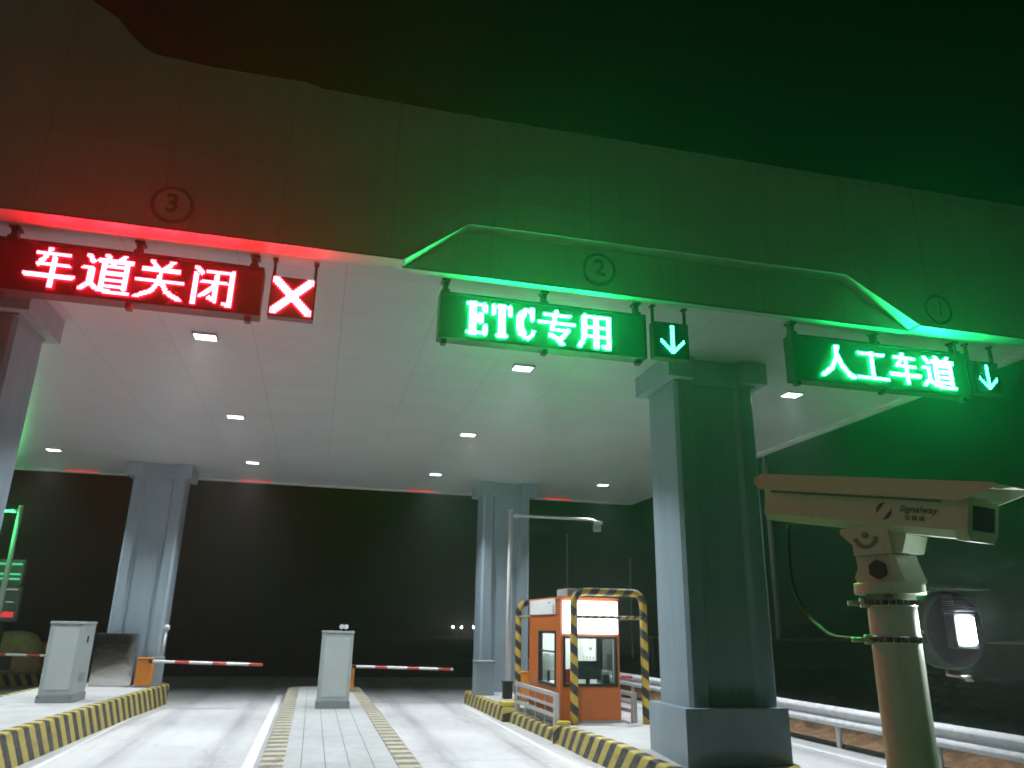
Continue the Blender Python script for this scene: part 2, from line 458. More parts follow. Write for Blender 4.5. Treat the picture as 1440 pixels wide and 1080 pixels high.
structure('soil_bank', bm, M['soil'])

# ------------------------------------------------------------------ toll islands
def island(label, secs, kw, mat_top, mat_kerb, name='traffic_island', kmat_end=None):
    """secs: (y, x left, x right, kerb height)"""
    y0 = secs[0][0]
    t = thing(name, label, 'traffic island', ((secs[0][1] + secs[0][2]) / 2, y0, 0))
    mb = MB(); bm = mb.bm
    rows = []
    for y, xl, xr, h in secs:
        k = min(kw, (xr - xl) / 2 - .01)
        rows.append((bm.verts.new((xl + k, y, h - .006)), bm.verts.new((xr - k, y, h - .006))))
    for a, b in zip(rows, rows[1:]):
        bm.faces.new((a[0], a[1], b[1], b[0]))
    out('paving', mb, mat_top, t)
    mb = MB(); bm = mb.bm
    def profile(x, k, y, h, sgn):
        r = .035
        return [bm.verts.new(p) for p in ((x, y, -.02), (x, y, h - r), (x + sgn * r * .3, y, h - r * .3), (x + sgn * r, y, h), (x + sgn * k, y, h), (x + sgn * k, y, h - .1))]
    for side in (0, 1):
        pr = []
        for y, xl, xr, h in secs:
            k = min(kw, (xr - xl) / 2 - .01)
            pr.append(profile(xl if side == 0 else xr, k, y, h, 1 if side == 0 else -1))
        for a, b in zip(pr, pr[1:]):
            for i in range(5):
                bm.faces.new((a[i], a[i + 1], b[i + 1], b[i]))
    for s_ in (secs[0], secs[-1]):
        y, xl, xr, h = s_
        bm.faces.new([bm.verts.new(p) for p in ((xl, y, -.02), (xr, y, -.02), (xr, y, h), (xl, y, h))])
    bmesh.ops.recalc_face_normals(bm, faces=bm.faces)
    out('kerb', mb, mat_kerb, t)
    return t

def rounded(secs, tip, back=.6):
    """add a rounded nose in front and a rounded tail behind"""
    y, xl, xr, h = secs[0]; c = (xl + xr) / 2; w = (xr - xl) / 2
    front = [(y - tip * math.sin(a), c - w * math.cos(a), c + w * math.cos(a), h) for a in (1.5, 1.35, 1.15, .9, .6, .3)]
    y, xl, xr, h = secs[-1]; c = (xl + xr) / 2; w = (xr - xl) / 2
    tail = [(y + back * math.sin(a), c - w * math.cos(a), c + w * math.cos(a), h) for a in (.3, .6, .9, 1.15, 1.35, 1.5)]
    return front + secs + tail

mid_isl = island('pale paved toll island with worn kerb bands under the single grey cabinet in the middle',
       rounded([(8.2, -.5, 1.5, .28), (12, -.5, 1.5, .28), (16, -.5, 1.5, .28), (22.9, -.5, 1.45, .28)], 1.6), .3, M['pavers'], M['kerb_old'])
left_isl = island('concrete toll island with bold striped kerb under the stainless box at left',
       rounded([(10.5, -6.0, -3.86, .5), (12.7, -6.0, -3.79, .5), (16, -6.0, -3.66, .48), (19, -6.0, -3.5, .47), (21.6, -6.0, -3.32, .46)], 1.8, .8), .16, M['slab'], M['kerb'])
right_isl = island('striped toll island carrying the orange booth at right',
       rounded([(9.9, 4.56, 6.45, .285), (10.4, 4.48, 6.45, .32), (11.2, 4.41, 6.45, .37), (12.6, 4.36, 6.45, .36), (13.9, 4.38, 6.45, .31), (14.0, 4.30, 6.45, .30), (14.02, 4.38, 6.45, .22), (17.2, 4.30, 6.45, .22), (17.22, 4.16, 6.45, .30), (19.5, 4.13, 6.45, .30), (21.4, 4.1, 6.45, .30)], .5), .16, M['slab'], M['kerb'])
# the floor of the right island is level behind its nose
mb = MB(); mb.box(4.56, 6.28, 13.95, 21.3, .225, .297)
o = out('floor_slab', mb, M['slab'], right_isl)
mb = MB(); mb.box(4.16, 4.46, 17.22, 17.62, .303, .40, .015); out('end_block', mb, M['yellow'], right_isl)
mb = MB(); mb.box(4.40, 4.62, 13.93, 14.12, .312, .37, .015); out('end_block', mb, M['yellow'], right_isl)
far_isl = island('far striped island end beyond the left barrier boom',
       rounded([(28.1, -11.6, -7.9, .32), (34, -11.6, -7.9, .32)], 1.0), .16, M['slab'], M['kerb_x'])

# ------------------------------------------------------------------ canopy
CX0, CX1, CY0, CY1 = -13.0, 9.8, 7.70, 23.2
can = thing('toll_canopy', 'big flat toll plaza canopy with white panelled soffit and tall front fascia', 'canopy', (0, CY0, SOF))
mb = MB(); mb.box(CX0, CX1 - .05, CY0 + .24, CY1 - .05, SOF + .012, SOF + .16)
out('soffit', mb, M['soffit'], can)
mb = MB(); mb.box(CX0, CX1 - .1, CY0 + .4, CY1 - .1, SOF + .165, SOF + 1.2)
out('roof_slab', mb, M['fascia'], can)
top = [(CX1, 8.0), (1.1, 7.9), (-.45, 7.92), (-.66, 7.97), (-1.67, 7.95), (-2.28, 7.99)]
top += [(-2.40, 8.04), (-2.52, 8.14), (-2.74, 8.38), (-3.03, 8.56), (-3.6, 8.95), (-4.4, 9.3), (-5.5, 9.5), (CX0, 9.6)]
mb = MB()
mb.prism([(CX0, SOF), (.635, SOF), (1.345, 6.42), (6.40, 6.46), (7.42, SOF), (CX1, SOF)] + top, 'y', CY0, CY0 + .2)
out('fascia', mb, M['fascia'], can)
mb = MB(); mb.box(.3, 7.8, CY0 + .203, CY0 + .235, SOF + .004, 6.7)
out('recess_panel', mb, M['fascia'], can)
mb = MB()          # bright aluminium edge trims along the foot of the fascia
mb.box(CX0, .62, CY0 - .012, CY0 + .222, SOF - .03, SOF - .003, .006)
mb.box(7.435, CX1, CY0 - .012, CY0 + .222, SOF - .03, SOF - .003, .006)
mb.box(.625, 7.43, CY0 + .19, CY0 + .30, SOF - .03, SOF + .001, .006)
out('edge_trim', mb, M['edge'], can)
mb = MB()          # slim trims around the recess
for a, b in (((.635, SOF), (1.345, 6.42)), ((1.345, 6.42), (6.40, 6.46)), ((6.40, 6.46), (7.42, SOF))):
    d = Vector((b[0] - a[0], b[1] - a[1])).normalized(); n = Vector((-d.y, d.x)) * .008
    mb.prism([(a[0] + n.x, a[1] + n.y), (b[0] + n.x, b[1] + n.y), (b[0] - n.x, b[1] - n.y), (a[0] - n.x, a[1] - n.y)], 'y', CY0 - .006, CY0 + .2)
out('recess_trim', mb, M['fascia'], can)
mb = MB()
mb.box(CX0, CX1, CY1 - .05, CY1 + .05, SOF - .02, 7.6)
out('rear_fascia', mb, M['fascia'], can)
mb = MB(); mb.box(CX1 - .05, CX1 + .03, CY0 + .24, CY1 - .052, SOF - .02, 7.7)
out('side_fascia', mb, M['fascia'], can)
mb = MB()
mb.box(CX0, CX1 - .06, CY1 - .2, CY1 - .052, SOF - .03, SOF + .01)
mb.box(CX1 - .2, CX1 - .053, CY0 + .31, CY1 - .202, SOF - .03, SOF + .01)
out('perimeter_trim', mb, M['white_panel'], can)
for ch, x, z, y in (('3', -1.84, 6.13, CY0), ('2', 3.01, 6.15, CY0 + .203), ('1', 7.76, 6.11, CY0)):
    mb = MB(); mb.ring((x, z), 0, .215, y - .03, y - .001)
    ring = out('lane_number', mb, M['dot_dark'], can)
    mb = MB(); mb.ring((x, z), 0, .175, y - .036, y - .0305)
    out('disc', mb, M['disc'], ring)
    text_mesh(ch, .30, .004, M['dot_dark'], 'digit', ring, Matrix.Translation((x, y - .042, z)) @ Matrix.Rotation(math.pi / 2, 4, 'X'), bold=.006)

# ceiling lights
lx = {-6.5: 'far left', -1.88: 'left lane', 2.86: 'ETC lane', 7.68: 'right lane'}
LIGHTS = {
    (-6.5, 10.95): None, (-1.88, 10.95): 'square ceiling light below the red sign, nearest in its row of three',
    (2.86, 10.95): 'square ceiling light just under the green ETC sign', (7.68, 10.95): 'square ceiling light right of the dark near column',
    (-6.5, 15.5): None, (-1.88, 15.5): 'square ceiling light over the left lane, middle of its row',
    (2.86, 15.5): 'square ceiling light over the ETC lane, middle of its row', (7.68, 15.5): None,
    (-6.5, 20.15): 'square ceiling light beside the near left column, leftmost of all',
    (-1.88, 20.15): 'square ceiling light right of the far left column head, farthest in its row',
    (2.86, 20.15): 'square ceiling light left of the far right column head, farthest in its row',
    (7.68, 20.15): 'square ceiling light above the arm of the tall white pole'}
proto = None
def make_ceiling_light(x, y):
    t = thing('ceiling_light', 'square recessed ceiling light', 'ceiling light', (x, y, SOF), 'square lights in the canopy ceiling')
    mb = MB()
    for a in ((-.17, .17, -.14, -.116), (-.17, .17, .116, .14), (-.17, -.146, -.116, .116), (.146, .17, -.116, .116)):
        mb.box(x + a[0], x + a[1], y + a[2], y + a[3], SOF - .02, SOF + .011, .003)
    out('frame', mb, M['white_panel'], t)
    mb = MB(); mb.box(x - .145, x + .145, y - .115, y + .115, SOF - .012, SOF + .008)
    out('diffuser', mb, M['lampglow'], t)
    area_light('lamp', t, (x, y, SOF - .024), .28, .22, 142, (.88, .95, 1.0), math.radians(98))
    return t
for (x, y), lab in LIGHTS.items():
    if proto is None:
        proto = make_ceiling_light(x, y); t = proto
    else:
        t = copy_tree(proto); t.location = (x, y, SOF)
    t['label'] = lab or 'square ceiling light hidden behind a near column'

# columns
def column(label, x0, x1, y0, y1, zb, cap=.16, plinth=True, x0c=None):
    t = thing('canopy_column', label, 'column', ((x0 + x1) / 2, (y0 + y1) / 2, zb), 'big clad columns under the canopy')
    w = (x1 - x0); a = .2 * w; r = .07
    pts = [(x0, y0 + .05), (x0 + .05, y0), (x0 + a, y0), (x0 + a + .06, y0 + r), (x1 - a - .06, y0 + r), (x1 - a, y0), (x1 - .05, y0), (x1, y0 + .05),
           (x1, y1), (x1 - a, y1), (x1 - a - .06, y1 - r), (x0 + a + .06, y1 - r), (x0 + a, y1), (x0, y1)]
    zs = zb + (.7 if plinth else 0)
    mb = MB(); mb.prism(pts, 'z', zs, SOF - .36)
    out('shaft', mb, M['clad'], t)
    mb = MB()          # cladding joints
    for z in (2.05, 3.65):
        mb.prism([(p[0] + (.002 if p[0] > (x0 + x1) / 2 else -.002), p[1] + (.002 if p[1] > (y0 + y1) / 2 else -.002)) for p in pts], 'z', z, z + .012)
    out('joint_band', mb, M['clad'], t)
    mb = MB()
    mb.box(x0 - .02, x1 + .02, y0 - .02, y1 + .02, SOF - .36, SOF - .33)
    # corbel blocks at the corners with a set-back centre
    c = cap
    cp = [(x0 - c, y0 - c), (x0 + a, y0 - c), (x0 + a, y0 - .02), (x1 - a, y0 - .02), (x1 - a, y0 - c), (x1 + c, y0 - c), (x1 + c, y1 + c), (x1 - a, y1 + c), (x1 - a, y1 + .02), (x0 + a, y1 + .02), (x0 + a, y1 + c), (x0 - c, y1 + c)]
    mb.prism(cp, 'z', SOF - .33, SOF + .005)
    out('capital', mb, M['clad'], t)
    if plinth:
        mb = MB(); mb.box(x0 - .14, x1 + .06, y0 - .12, y1 + .12, zb, zs, .01)
        out('plinth', mb, M['clad'], t)
    return t
column('wide dark fronted column close on the right, its left face lit', 4.93, 6.24, 9.86, 10.78, .28)
column('column cut by the left picture edge under the red sign', -5.12, -3.88, 9.86, 10.78, .44)
column('grey blue column behind the stainless box, farther left', -4.86, -3.6, 21.2, 22.0, .45, .16, False)
column('grey blue column behind the tall white pole and booth', 4.39, 5.74, 20.95, 21.8, .29, .16, False)

# ------------------------------------------------------------------ LED signs
STROKES = {
 '车': [('h', [(20, 84), (82, 84)]), ('d', [(46, 100), (38, 76), (26, 57)]), ('h', [(26, 57), (84, 57)]), ('h', [(3, 29), (97, 29)]), ('v', [(55, 74), (55, 0)])],
 '道': [('d', [(12, 92), (22, 78)]), ('h', [(4, 60), (22, 60)]), ('v', [(21, 60), (21, 24)]), ('d', [(21, 24), (5, 8)]), ('d', [(20, 22), (38, 9), (60, 5)]), ('h', [(55, 5), (98, 5)]),
       ('d', [(45, 99), (52, 88)]), ('d', [(82, 99), (73, 88)]), ('h', [(32, 83), (98, 83)]), ('d', [(64, 83), (58, 71)]),
       ('v', [(43, 71), (43, 16)]), ('v', [(88, 71), (88, 16)]), ('h', [(43, 70), (88, 70)]), ('h', [(43, 52), (88, 52)]), ('h', [(43, 35), (88, 35)]), ('h', [(43, 18), (88, 18)])],
 '关': [('d', [(28, 99), (40, 82)]), ('d', [(73, 99), (60, 82)]), ('h', [(13, 75), (87, 75)]), ('h', [(4, 47), (96, 47)]), ('d', [(50, 75), (49, 50), (38, 22), (5, 1)]), ('d', [(52, 46), (66, 20), (95, 1)])],
 '闭': [('d', [(14, 98), (26, 84)]), ('v', [(15, 78), (15, 0)]), ('h', [(38, 89), (90, 89)]), ('v', [(89, 89), (89, 4)]), ('d', [(89, 4), (76, 8)]),
       ('h', [(28, 60), (78, 60)]), ('v', [(58, 78), (58, 14)]), ('d', [(58, 14), (47, 20)]), ('d', [(57, 58), (44, 38), (28, 24)])],
 '专': [('h', [(18, 85), (84, 85)]), ('h', [(4, 63), (97, 63)]), ('d', [(50, 100), (44, 70), (36, 43)]), ('h', [(36, 43), (80, 43)]), ('d', [(80, 43), (70, 28), (58, 16)]), ('d', [(32, 26), (50, 17), (66, 2)])],
 '用': [('v', [(19, 92), (19, 40)]), ('d', [(19, 40), (14, 18), (3, 1)]), ('h', [(19, 91), (87, 91)]), ('v', [(86, 91), (86, 4)]), ('d', [(86, 4), (73, 8)]), ('h', [(19, 62), (86, 62)]), ('h', [(17, 34), (86, 34)]), ('v', [(52, 91), (52, 2)])],
 '人': [('v', [(50, 98), (48, 66)]), ('d', [(48, 66), (32, 28), (3, 2)]), ('v', [(50, 66), (62, 36)]), ('v', [(62, 36), (82, 10), (97, 3)])],
 '工': [('h', [(12, 86), (88, 86)]), ('v', [(50, 86), (50, 10)]), ('h', [(3, 9), (97, 9)])],
 'E': [('H', [(8, 92), (88, 92)]), ('V', [(30, 92), (30, 8)]), ('H', [(8, 8), (90, 8)]), ('H', [(30, 52), (66, 52)]), ('v', [(66, 62), (66, 42)]), ('v', [(86, 92), (88, 74)]), ('v', [(88, 8), (92, 28)])],
 'T': [('H', [(6, 92), (94, 92)]), ('V', [(50, 92), (50, 6)]), ('H', [(28, 6), (72, 6)]), ('v', [(8, 92), (6, 72)]), ('v', [(92, 92), (94, 72)])],
 'C': [('V', [(34, 78), (24, 64), (22, 50), (24, 34), (34, 20)]), ('H', [(34, 80), (48, 91), (62, 92), (76, 84)]), ('H', [(34, 19), (48, 7), (64, 6), (80, 14), (90, 28)]), ('v', [(84, 96), (84, 66)])],
}
def seg_d(px, py, a, b):
    dx, dy = b[0] - a[0], b[1] - a[1]
    t = max(0, min(1, ((px - a[0]) * dx + (py - a[1]) * dy) / (dx * dx + dy * dy)))
    return math.hypot(px - a[0] - t * dx, py - a[1] - t * dy)
def raster(ch, nx, ny, widths):
    cells = []
    for j in range(ny):
        for i in range(nx):
            u, v = (i + .5) / nx * 100, (j + .5) / ny * 100
            asp = nx / ny
            for kind, pl in STROKES[ch]:
                w = widths[kind]
                if any(seg_d(u * asp, v, (p[0] * asp, p[1]), (q[0] * asp, q[1])) < w for p, q in zip(pl, pl[1:])):
                    cells.append((i, j)); break
    return cells
def led_dots(mb, x, z, y, pitch, fill=.86, depth=.012):
    h = pitch * fill / 2
    bm = mb.bm
    f = [bm.verts.new(p) for p in ((x - h, y - depth, z - h), (x + h, y - depth, z - h), (x + h, y - depth, z + h), (x - h, y - depth, z + h))]
    bm.faces.new(f)

SY = 8.08
WID = {'h': 4.2, 'v': 6.4, 'd': 5.2, 'H': 4.5, 'V': 10.5}
def lane_sign(label, x0, x1, z0, z1, chars, mat, feet):
    t = thing('lane_sign', label, 'LED sign', ((x0 + x1) / 2, SY, z0), 'LED lane signs hung from the canopy')
    mb = MB(); mb.box(x0, x1, SY + .02, SY + .19, z0, z1, .008)
    out('housing', mb, M['black'], t)
    mb = MB()
    for a in ((x0, x1, z0, z0 + .03), (x0, x1, z1 - .03, z1), (x0, x0 + .03, z0 + .03, z1 - .03), (x1 - .03, x1, z0 + .03, z1 - .03)):
        mb.box(a[0] + .001, a[1] - .001, SY - .012, SY + .0195, a[2], a[3])
    out('bezel', mb, M['black'], t)
    mb = MB(); mb.box(x0 + .031, x1 - .031, SY + .002, SY + .0198, z0 + .031, z1 - .031)
    out('display_panel', mb, M['ledpanel'], t)
    mb = MB()
    for ch, cx0, cx1, cz, ch_h in chars:
        ny = 26; nx = max(8, round(ny * (cx1 - cx0) / ch_h)); pitch = ch_h / ny
        for i, j in raster(ch, nx, ny, WID):
            led_dots(mb, cx0 + (i + .5) * (cx1 - cx0) / nx, cz - ch_h / 2 + (j + .5) * pitch, SY, pitch, .8)
    out('lettering', mb, mat, t)
    for fx in feet:
        mb = MB()
        mb.box(fx - .028, fx + .028, SY + .06, SY + .15, z1 + .001, SOF + .011)
        mb.box(fx - .05, fx + .05, SY + .03, SY + .17, SOF - .012, SOF + .0112)
        mb.box(fx - .045, fx + .045, SY + .035, SY + .15, z1 - .001, z1 + .055)
        out('hanger', mb, M['black'], t)
        mb = MB(); mb.box(fx - .03, fx + .03, SY + .03, SY + .12, z0 - .06, z0 - .001)
        out('foot_bracket', mb, M['black'], t)
    return t
lane_sign('long red LED sign reading four characters for lane closed', -3.52, -.88, 5.14, 5.72,
          [('车', -3.23, -2.74, 5.43, .45), ('道', -2.70, -2.20, 5.43, .45), ('关', -2.17, -1.68, 5.43, .45), ('闭', -1.65, -1.14, 5.42, .45)], M['led_red'], (-3.42, -2.2, -1.0))
lane_sign('long green LED sign reading ETC and two characters', 1.1, 3.69, 5.12, 5.70,
          [('E', 1.42, 1.67, 5.40, .42), ('T', 1.72, 1.97, 5.40, .42), ('C', 2.01, 2.26, 5.40, .42), ('专', 2.29, 2.76, 5.40, .44), ('用', 2.79, 3.25, 5.40, .44)], M['led_green'], (1.17, 2.39, 3.6))
lane_sign('long green LED sign of four characters over the right lane', 5.75, 8.5, 5.06, 5.69,
          [('人', 6.15, 6.66, 5.37, .44), ('工', 6.69, 7.18, 5.37, .44), ('车', 7.20, 7.70, 5.37, .44), ('道', 7.72, 8.25, 5.37, .46)], M['led_green'], (5.82, 7.1, 8.4))

def lane_signal(label, x0, x1, z0, z1, shape, mat, n=18, lattice=False):
    t = thing('lane_signal', label, 'lane signal', ((x0 + x1) / 2, SY, z0), 'small square lane signals')
    mb = MB(); mb.box(x0, x1, SY + .02, SY + .15, z0, z1, .006)
    out('housing', mb, M['black'], t)
    mb = MB(); mb.box(x0 + .012, x1 - .012, SY + .004, SY + .0198, z0 + .012, z1 - .012)
    out('display_panel', mb, M['ledpanel'], t)
    mb = MB()
    w = (x1 - x0) - .05; pitch = w / n
    for j in range(n):
        for i in range(n):
            u, v = (i + .5) / n * 100, (j + .5) / n * 100
            if shape == 'x':
                on = min(seg_d(u, v, (8, 8), (92, 92)), seg_d(u, v, (8, 92), (92, 8))) < 8
            else:
                on = min(seg_d(u, v, (50, 92), (50, 8)), seg_d(u, v, (18, 42), (50, 8)), seg_d(u, v, (82, 42), (50, 8))) < 5.6
            if on:
                led_dots(mb, x0 + .025 + (i + .5) * pitch, z0 + ((z1 - z0) - w) / 2 + (j + .5) * pitch, SY, pitch, .78 if not lattice else .55)
    out('symbol', mb, mat, t)
    for fx in (x0 + .02, x1 - .02):
        mb = MB(); mb.box(fx - .015, fx + .015, SY + .06, SY + .10, z1 + .001, SOF + .011); mb.box(fx - .03, fx + .03, SY + .04, SY + .12, SOF - .01, SOF + .0112)
        out('hanger', mb, M['black'], t)
lane_signal('red cross lane signal beside the red sign', -.80, -.31, 5.17, 5.65, 'x', M['led_red'], 18)
lane_signal('green down arrow signal beside the ETC sign', 3.80, 4.28, 5.17, 5.65, 'a', M['led_cyan'], 16, True)
lane_signal('green down arrow signal at the far right sign end', 8.58, 9.04, 5.14, 5.62, 'a', M['led_cyan'], 16, True)

# added glowing strips standing in for red sign light on the rear edge
p0 = None
for x, lab in ((-6.58, 'thin added strip glowing red on rear canopy edge, left of the far left column'), (-2.0, 'thin added strip glowing red on rear canopy edge, right of the far left column'),
               (2.82, 'thin added strip glowing red on rear canopy edge, left of the far right column'), (7.2, 'thin added strip glowing red on rear canopy edge above the white pole arm')):
    if p0 is None:
        t = p0 = thing('red_glow_strip', lab, 'marker lamp', (x, CY1 - .26, SOF), 'red glow strips along the rear canopy edge')
        mb = MB(); mb.box(x - .45, x + .45, CY1 - .28, CY1 - .205, SOF - .035, SOF + .01); out('housing', mb, M['white_panel'], t)
        mb = MB(); mb.box(x - .43, x + .43, CY1 - .287, CY1 - .2805, SOF - .03, SOF - .004); out('lens', mb, M['red_spill'], t)  # added glowing face, not the lens of a lamp
    else:
        t = copy_tree(p0); t.location.x = x; t['label'] = lab

# ------------------------------------------------------------------ cabinets and gates
def cabinet(label, x0, x1, y0, y1, zb, zt):
    t = thing('equipment_cabinet', label, 'cabinet', ((x0 + x1) / 2, (y0 + y1) / 2, zb), 'grey equipment cabinets on the islands')
    mb = MB(); mb.box(x0, x1, y0, y1, zb + .13, zt - .05, .008); out('body', mb, M['cab'], t)
    mb = MB(); mb.box(x0 - .012, x1 + .012, y0 - .015, y1 + .02, zt - .0495, zt, .012); out('lid', mb, M['cab'], t)
    mb = MB(); mb.box(x0 - .02, x1 + .02, y0 - .02, y1 + .02, zb, zb + .1295, .006); out('plinth', mb, M['plinth'], t)
    mb = MB(); mb.box(x0 + .075, x1 - .075, y0 - .006, y0 - .0002, zb + .22, zt - .12, .002); out('door_panel', mb, M['cab_dark'], t)
    mb = MB(); mb.box(x1 + .0002, x1 + .02, y0 + .35, y0 + .39, zb + 1.05, zb + 1.17, .004); out('lock', mb, M['black'], t)
    mb = MB()
    for k in range(5): mb.box(x1 + .0002, x1 + .006, y0 + .2, y0 + .6, zb + .35 + k * .035, zb + .362 + k * .035)
    out('vent', mb, M['plinth'], t)
    for sx in (x0 + .03, x1 - .03):
        mb = MB(); mb.tube([(sx, y0 - .03, zb + .09), (sx, y0 - .0195, zb + .09)], .012, 8); out('bolt', mb, M['black'], t)
    return t
cabinet('grey cabinet on the left striped island beside the stainless box', -4.80, -4.22, 16.65, 17.5, .476, 1.91)
cabinet('grey cabinet alone on the middle paved island', .22, .88, 17.42, 18.1, .279, 1.81)
t = thing('loudspeaker', 'small pale double horn fitting on top of the middle cabinet', 'loudspeaker', (.66, 17.65, 1.81))
mb = MB(); mb.box(.62, .70, 17.6, 17.68, 1.8105, 1.825); mb.tube([(.66, 17.64, 1.82), (.66, 17.64, 1.87)], .012, 8); out('stand', mb, M['darkgrey'], t)
for dx in (-.045, .05):
    mb = MB(); mb.tube([(.66 + dx, 17.72, 1.90), (.66 + dx, 17.66, 1.90), (.66 + dx, 17.58, 1.90)], .025, 12, taper=.05); out('horn', mb, M['pole_white'], t)

t = thing('stainless_box', 'shiny stainless steel box in front of the far left column', 'metal box', (-4.5, 21.0, .46))
mb = MB(); mb.box(-4.98, -4.06, 20.82, 21.12, .465, 1.65, .012); out('body', mb, M['inox'], t)
mb = MB(); mb.box(-4.93, -4.11, 20.808, 20.8195, .53, 1.60, .004); out('door', mb, M['inox'], t)
mb = MB(); mb.box(-4.18, -4.15, 20.79, 20.8075, 1.0, 1.12, .004); out('handle', mb, M['steel'], t)
mb = MB(); mb.box(-4.6, -4.5, 20.9, 21.0, 1.6505, 1.69, .01); out('lifting_lug', mb, M['steel'], t)

def gate(label, x, y, zb, arm_dir, arm_len, za, w=.33):
    t = thing('barrier_gate', label, 'barrier gate', (x, y, zb), 'barrier gates with red and white booms')
    mb = MB(); mb.box(x - w / 2, x + w / 2, y - .15, y + .15, zb + .03, zb + .62, .02); out('housing', mb, M['gate_orange'], t)
    mb = MB(); mb.box(x - w / 2 - .02, x + w / 2 + .02, y - .17, y + .17, zb, zb + .0295); out('base_plate', mb, M['plinth'], t)
    mb = MB(); mb.box(x - w / 2 - .01, x + w / 2 + .01, y - .16, y + .16, zb + .6205, zb + .65, .008); out('lid', mb, M['gate_orange'], t)
    mb = MB(); mb.tube([(x + arm_dir * (w / 2 - .05), y - .155, za), (x + arm_dir * (w / 2 + .02), y - .2, za)], .045, 14); out('hub', mb, M['darkgrey'], t)
    mb = MB()
    a = Vector((x + arm_dir * (w / 2 + .02), y - .22, za)); b = Vector((x + arm_dir * (w / 2 + arm_len), y - .22, za - .06))
    mb.tube([a.lerp(b, k / 8) for k in range(9)], .034, 10)
    out('boom', mb, M['boom'], t)
    return t
gate('orange barrier gate with boom on the left striped island', -3.76, 20.62, .462, 1, 2.5, 1.04)
gate('orange barrier gate behind the middle cabinet with boom reaching right', 1.02, 21.7, .285, 1, 2.6, .90)
gate('orange barrier gate partly hidden behind the booth', 4.98, 18.6, .30, 1, 2.6, .90)
gate('barrier boom reaching in from the left picture edge', -9.7, 24.2, .0, 1, 2.75, 1.06)

t = thing('detector_post', 'short grey post with round head behind the left barrier gate', 'detector post', (-3.5, 20.95, .46))
mb = MB(); mb.box(-3.72, -3.42, 20.88, 21.08, .463, 1.12, .012); out('base_box', mb, M['clad'], t)
mb = MB(); mb.tube([(-3.5, 20.98, 1.12), (-3.47, 20.98, 1.72)], .022, 10); out('post', mb, M['pole_white'], t)
mb = MB(); mb.sphere((-3.47, 20.97, 1.79), .075, 14, (1, .8, 1.1)); out('head', mb, M['disc'], t)

# ------------------------------------------------------------------ lamp poles with arm
def arm_pole(label, x, y, zb, zt, d, L, mat):
    t = thing('arm_pole', label, 'pole', (x, y, zb), 'white poles with a horizontal arm')
    mb = MB(); mb.tube([(x, y, zb), (x, y, zt)], .075, 16, taper=.062); out('pole', mb, mat, t)
    mb = MB(); mb.box(x - .16, x + .16, y - .16, y + .16, zb, zb + .02); out('base_plate', mb, M['galv'], t)
    mb = MB(); mb.sphere((x, y, zt), .068, 12, (1, 1, .5)); out('cap', mb, mat, t)
    mb = MB(); mb.tube([(x + d * .05, y, zt - .14), (x + d * .22, y, zt - .14)], .055, 12); out('collar', mb, mat, t)
    n = 8
    mb = MB(); mb.tube([(x + d * (.2 + (L - .45) * k / n), y, zt - .14) for k in range(n + 1)] + [(x + d * (L - .18), y, zt - .15), (x + d * (L - .06), y, zt - .2)], .036, 12); out('arm', mb, mat, t)
    mb = MB(); mb.box(x + d * L - .09, x + d * L + .09, y - .1, y + .12, zt - .28, zt - .18, .02); hd = out('lamp_head', mb, mat, t)
    mb = MB(); mb.box(x + d * L - .13, x + d * L + .05, y - .09, y + .1, zt - .46, zt - .285, .012); out('camera_box', mb, M['rail'], hd)
    return t, hd
arm_pole('tall white pole with arm reaching right over the booth', 4.91, 19.85, .297, 4.96, 1, 2.5, M['pole_white'])
tp, hd = arm_pole('green lit pole with short arm at the left picture edge', -8.28, 24.08, .0, 4.96, -1, .55, M['pole_white'])
mb = MB(); mb.tube([(-8.83, 23.97, 4.66), (-8.83, 23.93, 4.66)], .09, 18); out('added_green_disc', mb, M['added_green'], hd)  # glowing disc added to the arm end so the pole looks green
L = bpy.data.lights.new('added_green_fill', 'POINT'); L.energy = 45; L.color = (.05, 1, .22); L.shadow_soft_size = .07  # added point light that tints the pole green
lo = bpy.data.objects.new('added_green_fill', L); COL.objects.link(lo); lo.parent = hd
lo.location = Vector((-8.78, 23.82, 4.64)) - Vector((-8.28, 24.08, 0))

# display board, left
t = thing('display_board', 'grey toll display board with green rows and red foot at the left edge', 'display board', (-8.6, 25.0, .0))
mb = MB(); mb.box(-9.3, -8.14, 25.0, 25.2, 1.85, 2.82, .03); out('lower_panel', mb, M['board_face'], t)
mb = MB(); mb.box(-9.3, -8.18, 25.0, 25.2, 2.83, 3.56, .03); out('upper_panel', mb, M['board_face'], t)
for z in (3.40, 3.12, 2.99):
    mb = MB(); mb.box(-9.25, -8.24, 24.985, 24.998, z, z + .055); out('green_row', mb, M['dim_green'], t)
mb = MB(); mb.box(-9.0, -8.22, 24.985, 24.998, 2.71, 2.745); out('white_row', mb, M['dim_white'], t)
mb = MB(); mb.box(-8.48, -8.27, 24.985, 24.998, 2.37, 2.40); out('white_row', mb, M['dim_white'], t)
mb = MB(); mb.box(-9.1, -8.22, 24.984, 24.998, 1.97, 2.12); out('red_row', mb, M['dim_red'], t)
for x in (-9.1, -8.45):
    mb = MB(); mb.tube([(x, 25.1, 0), (x, 25.1, 1.86)], .045, 10); out('leg', mb, M['darkgrey'], t)

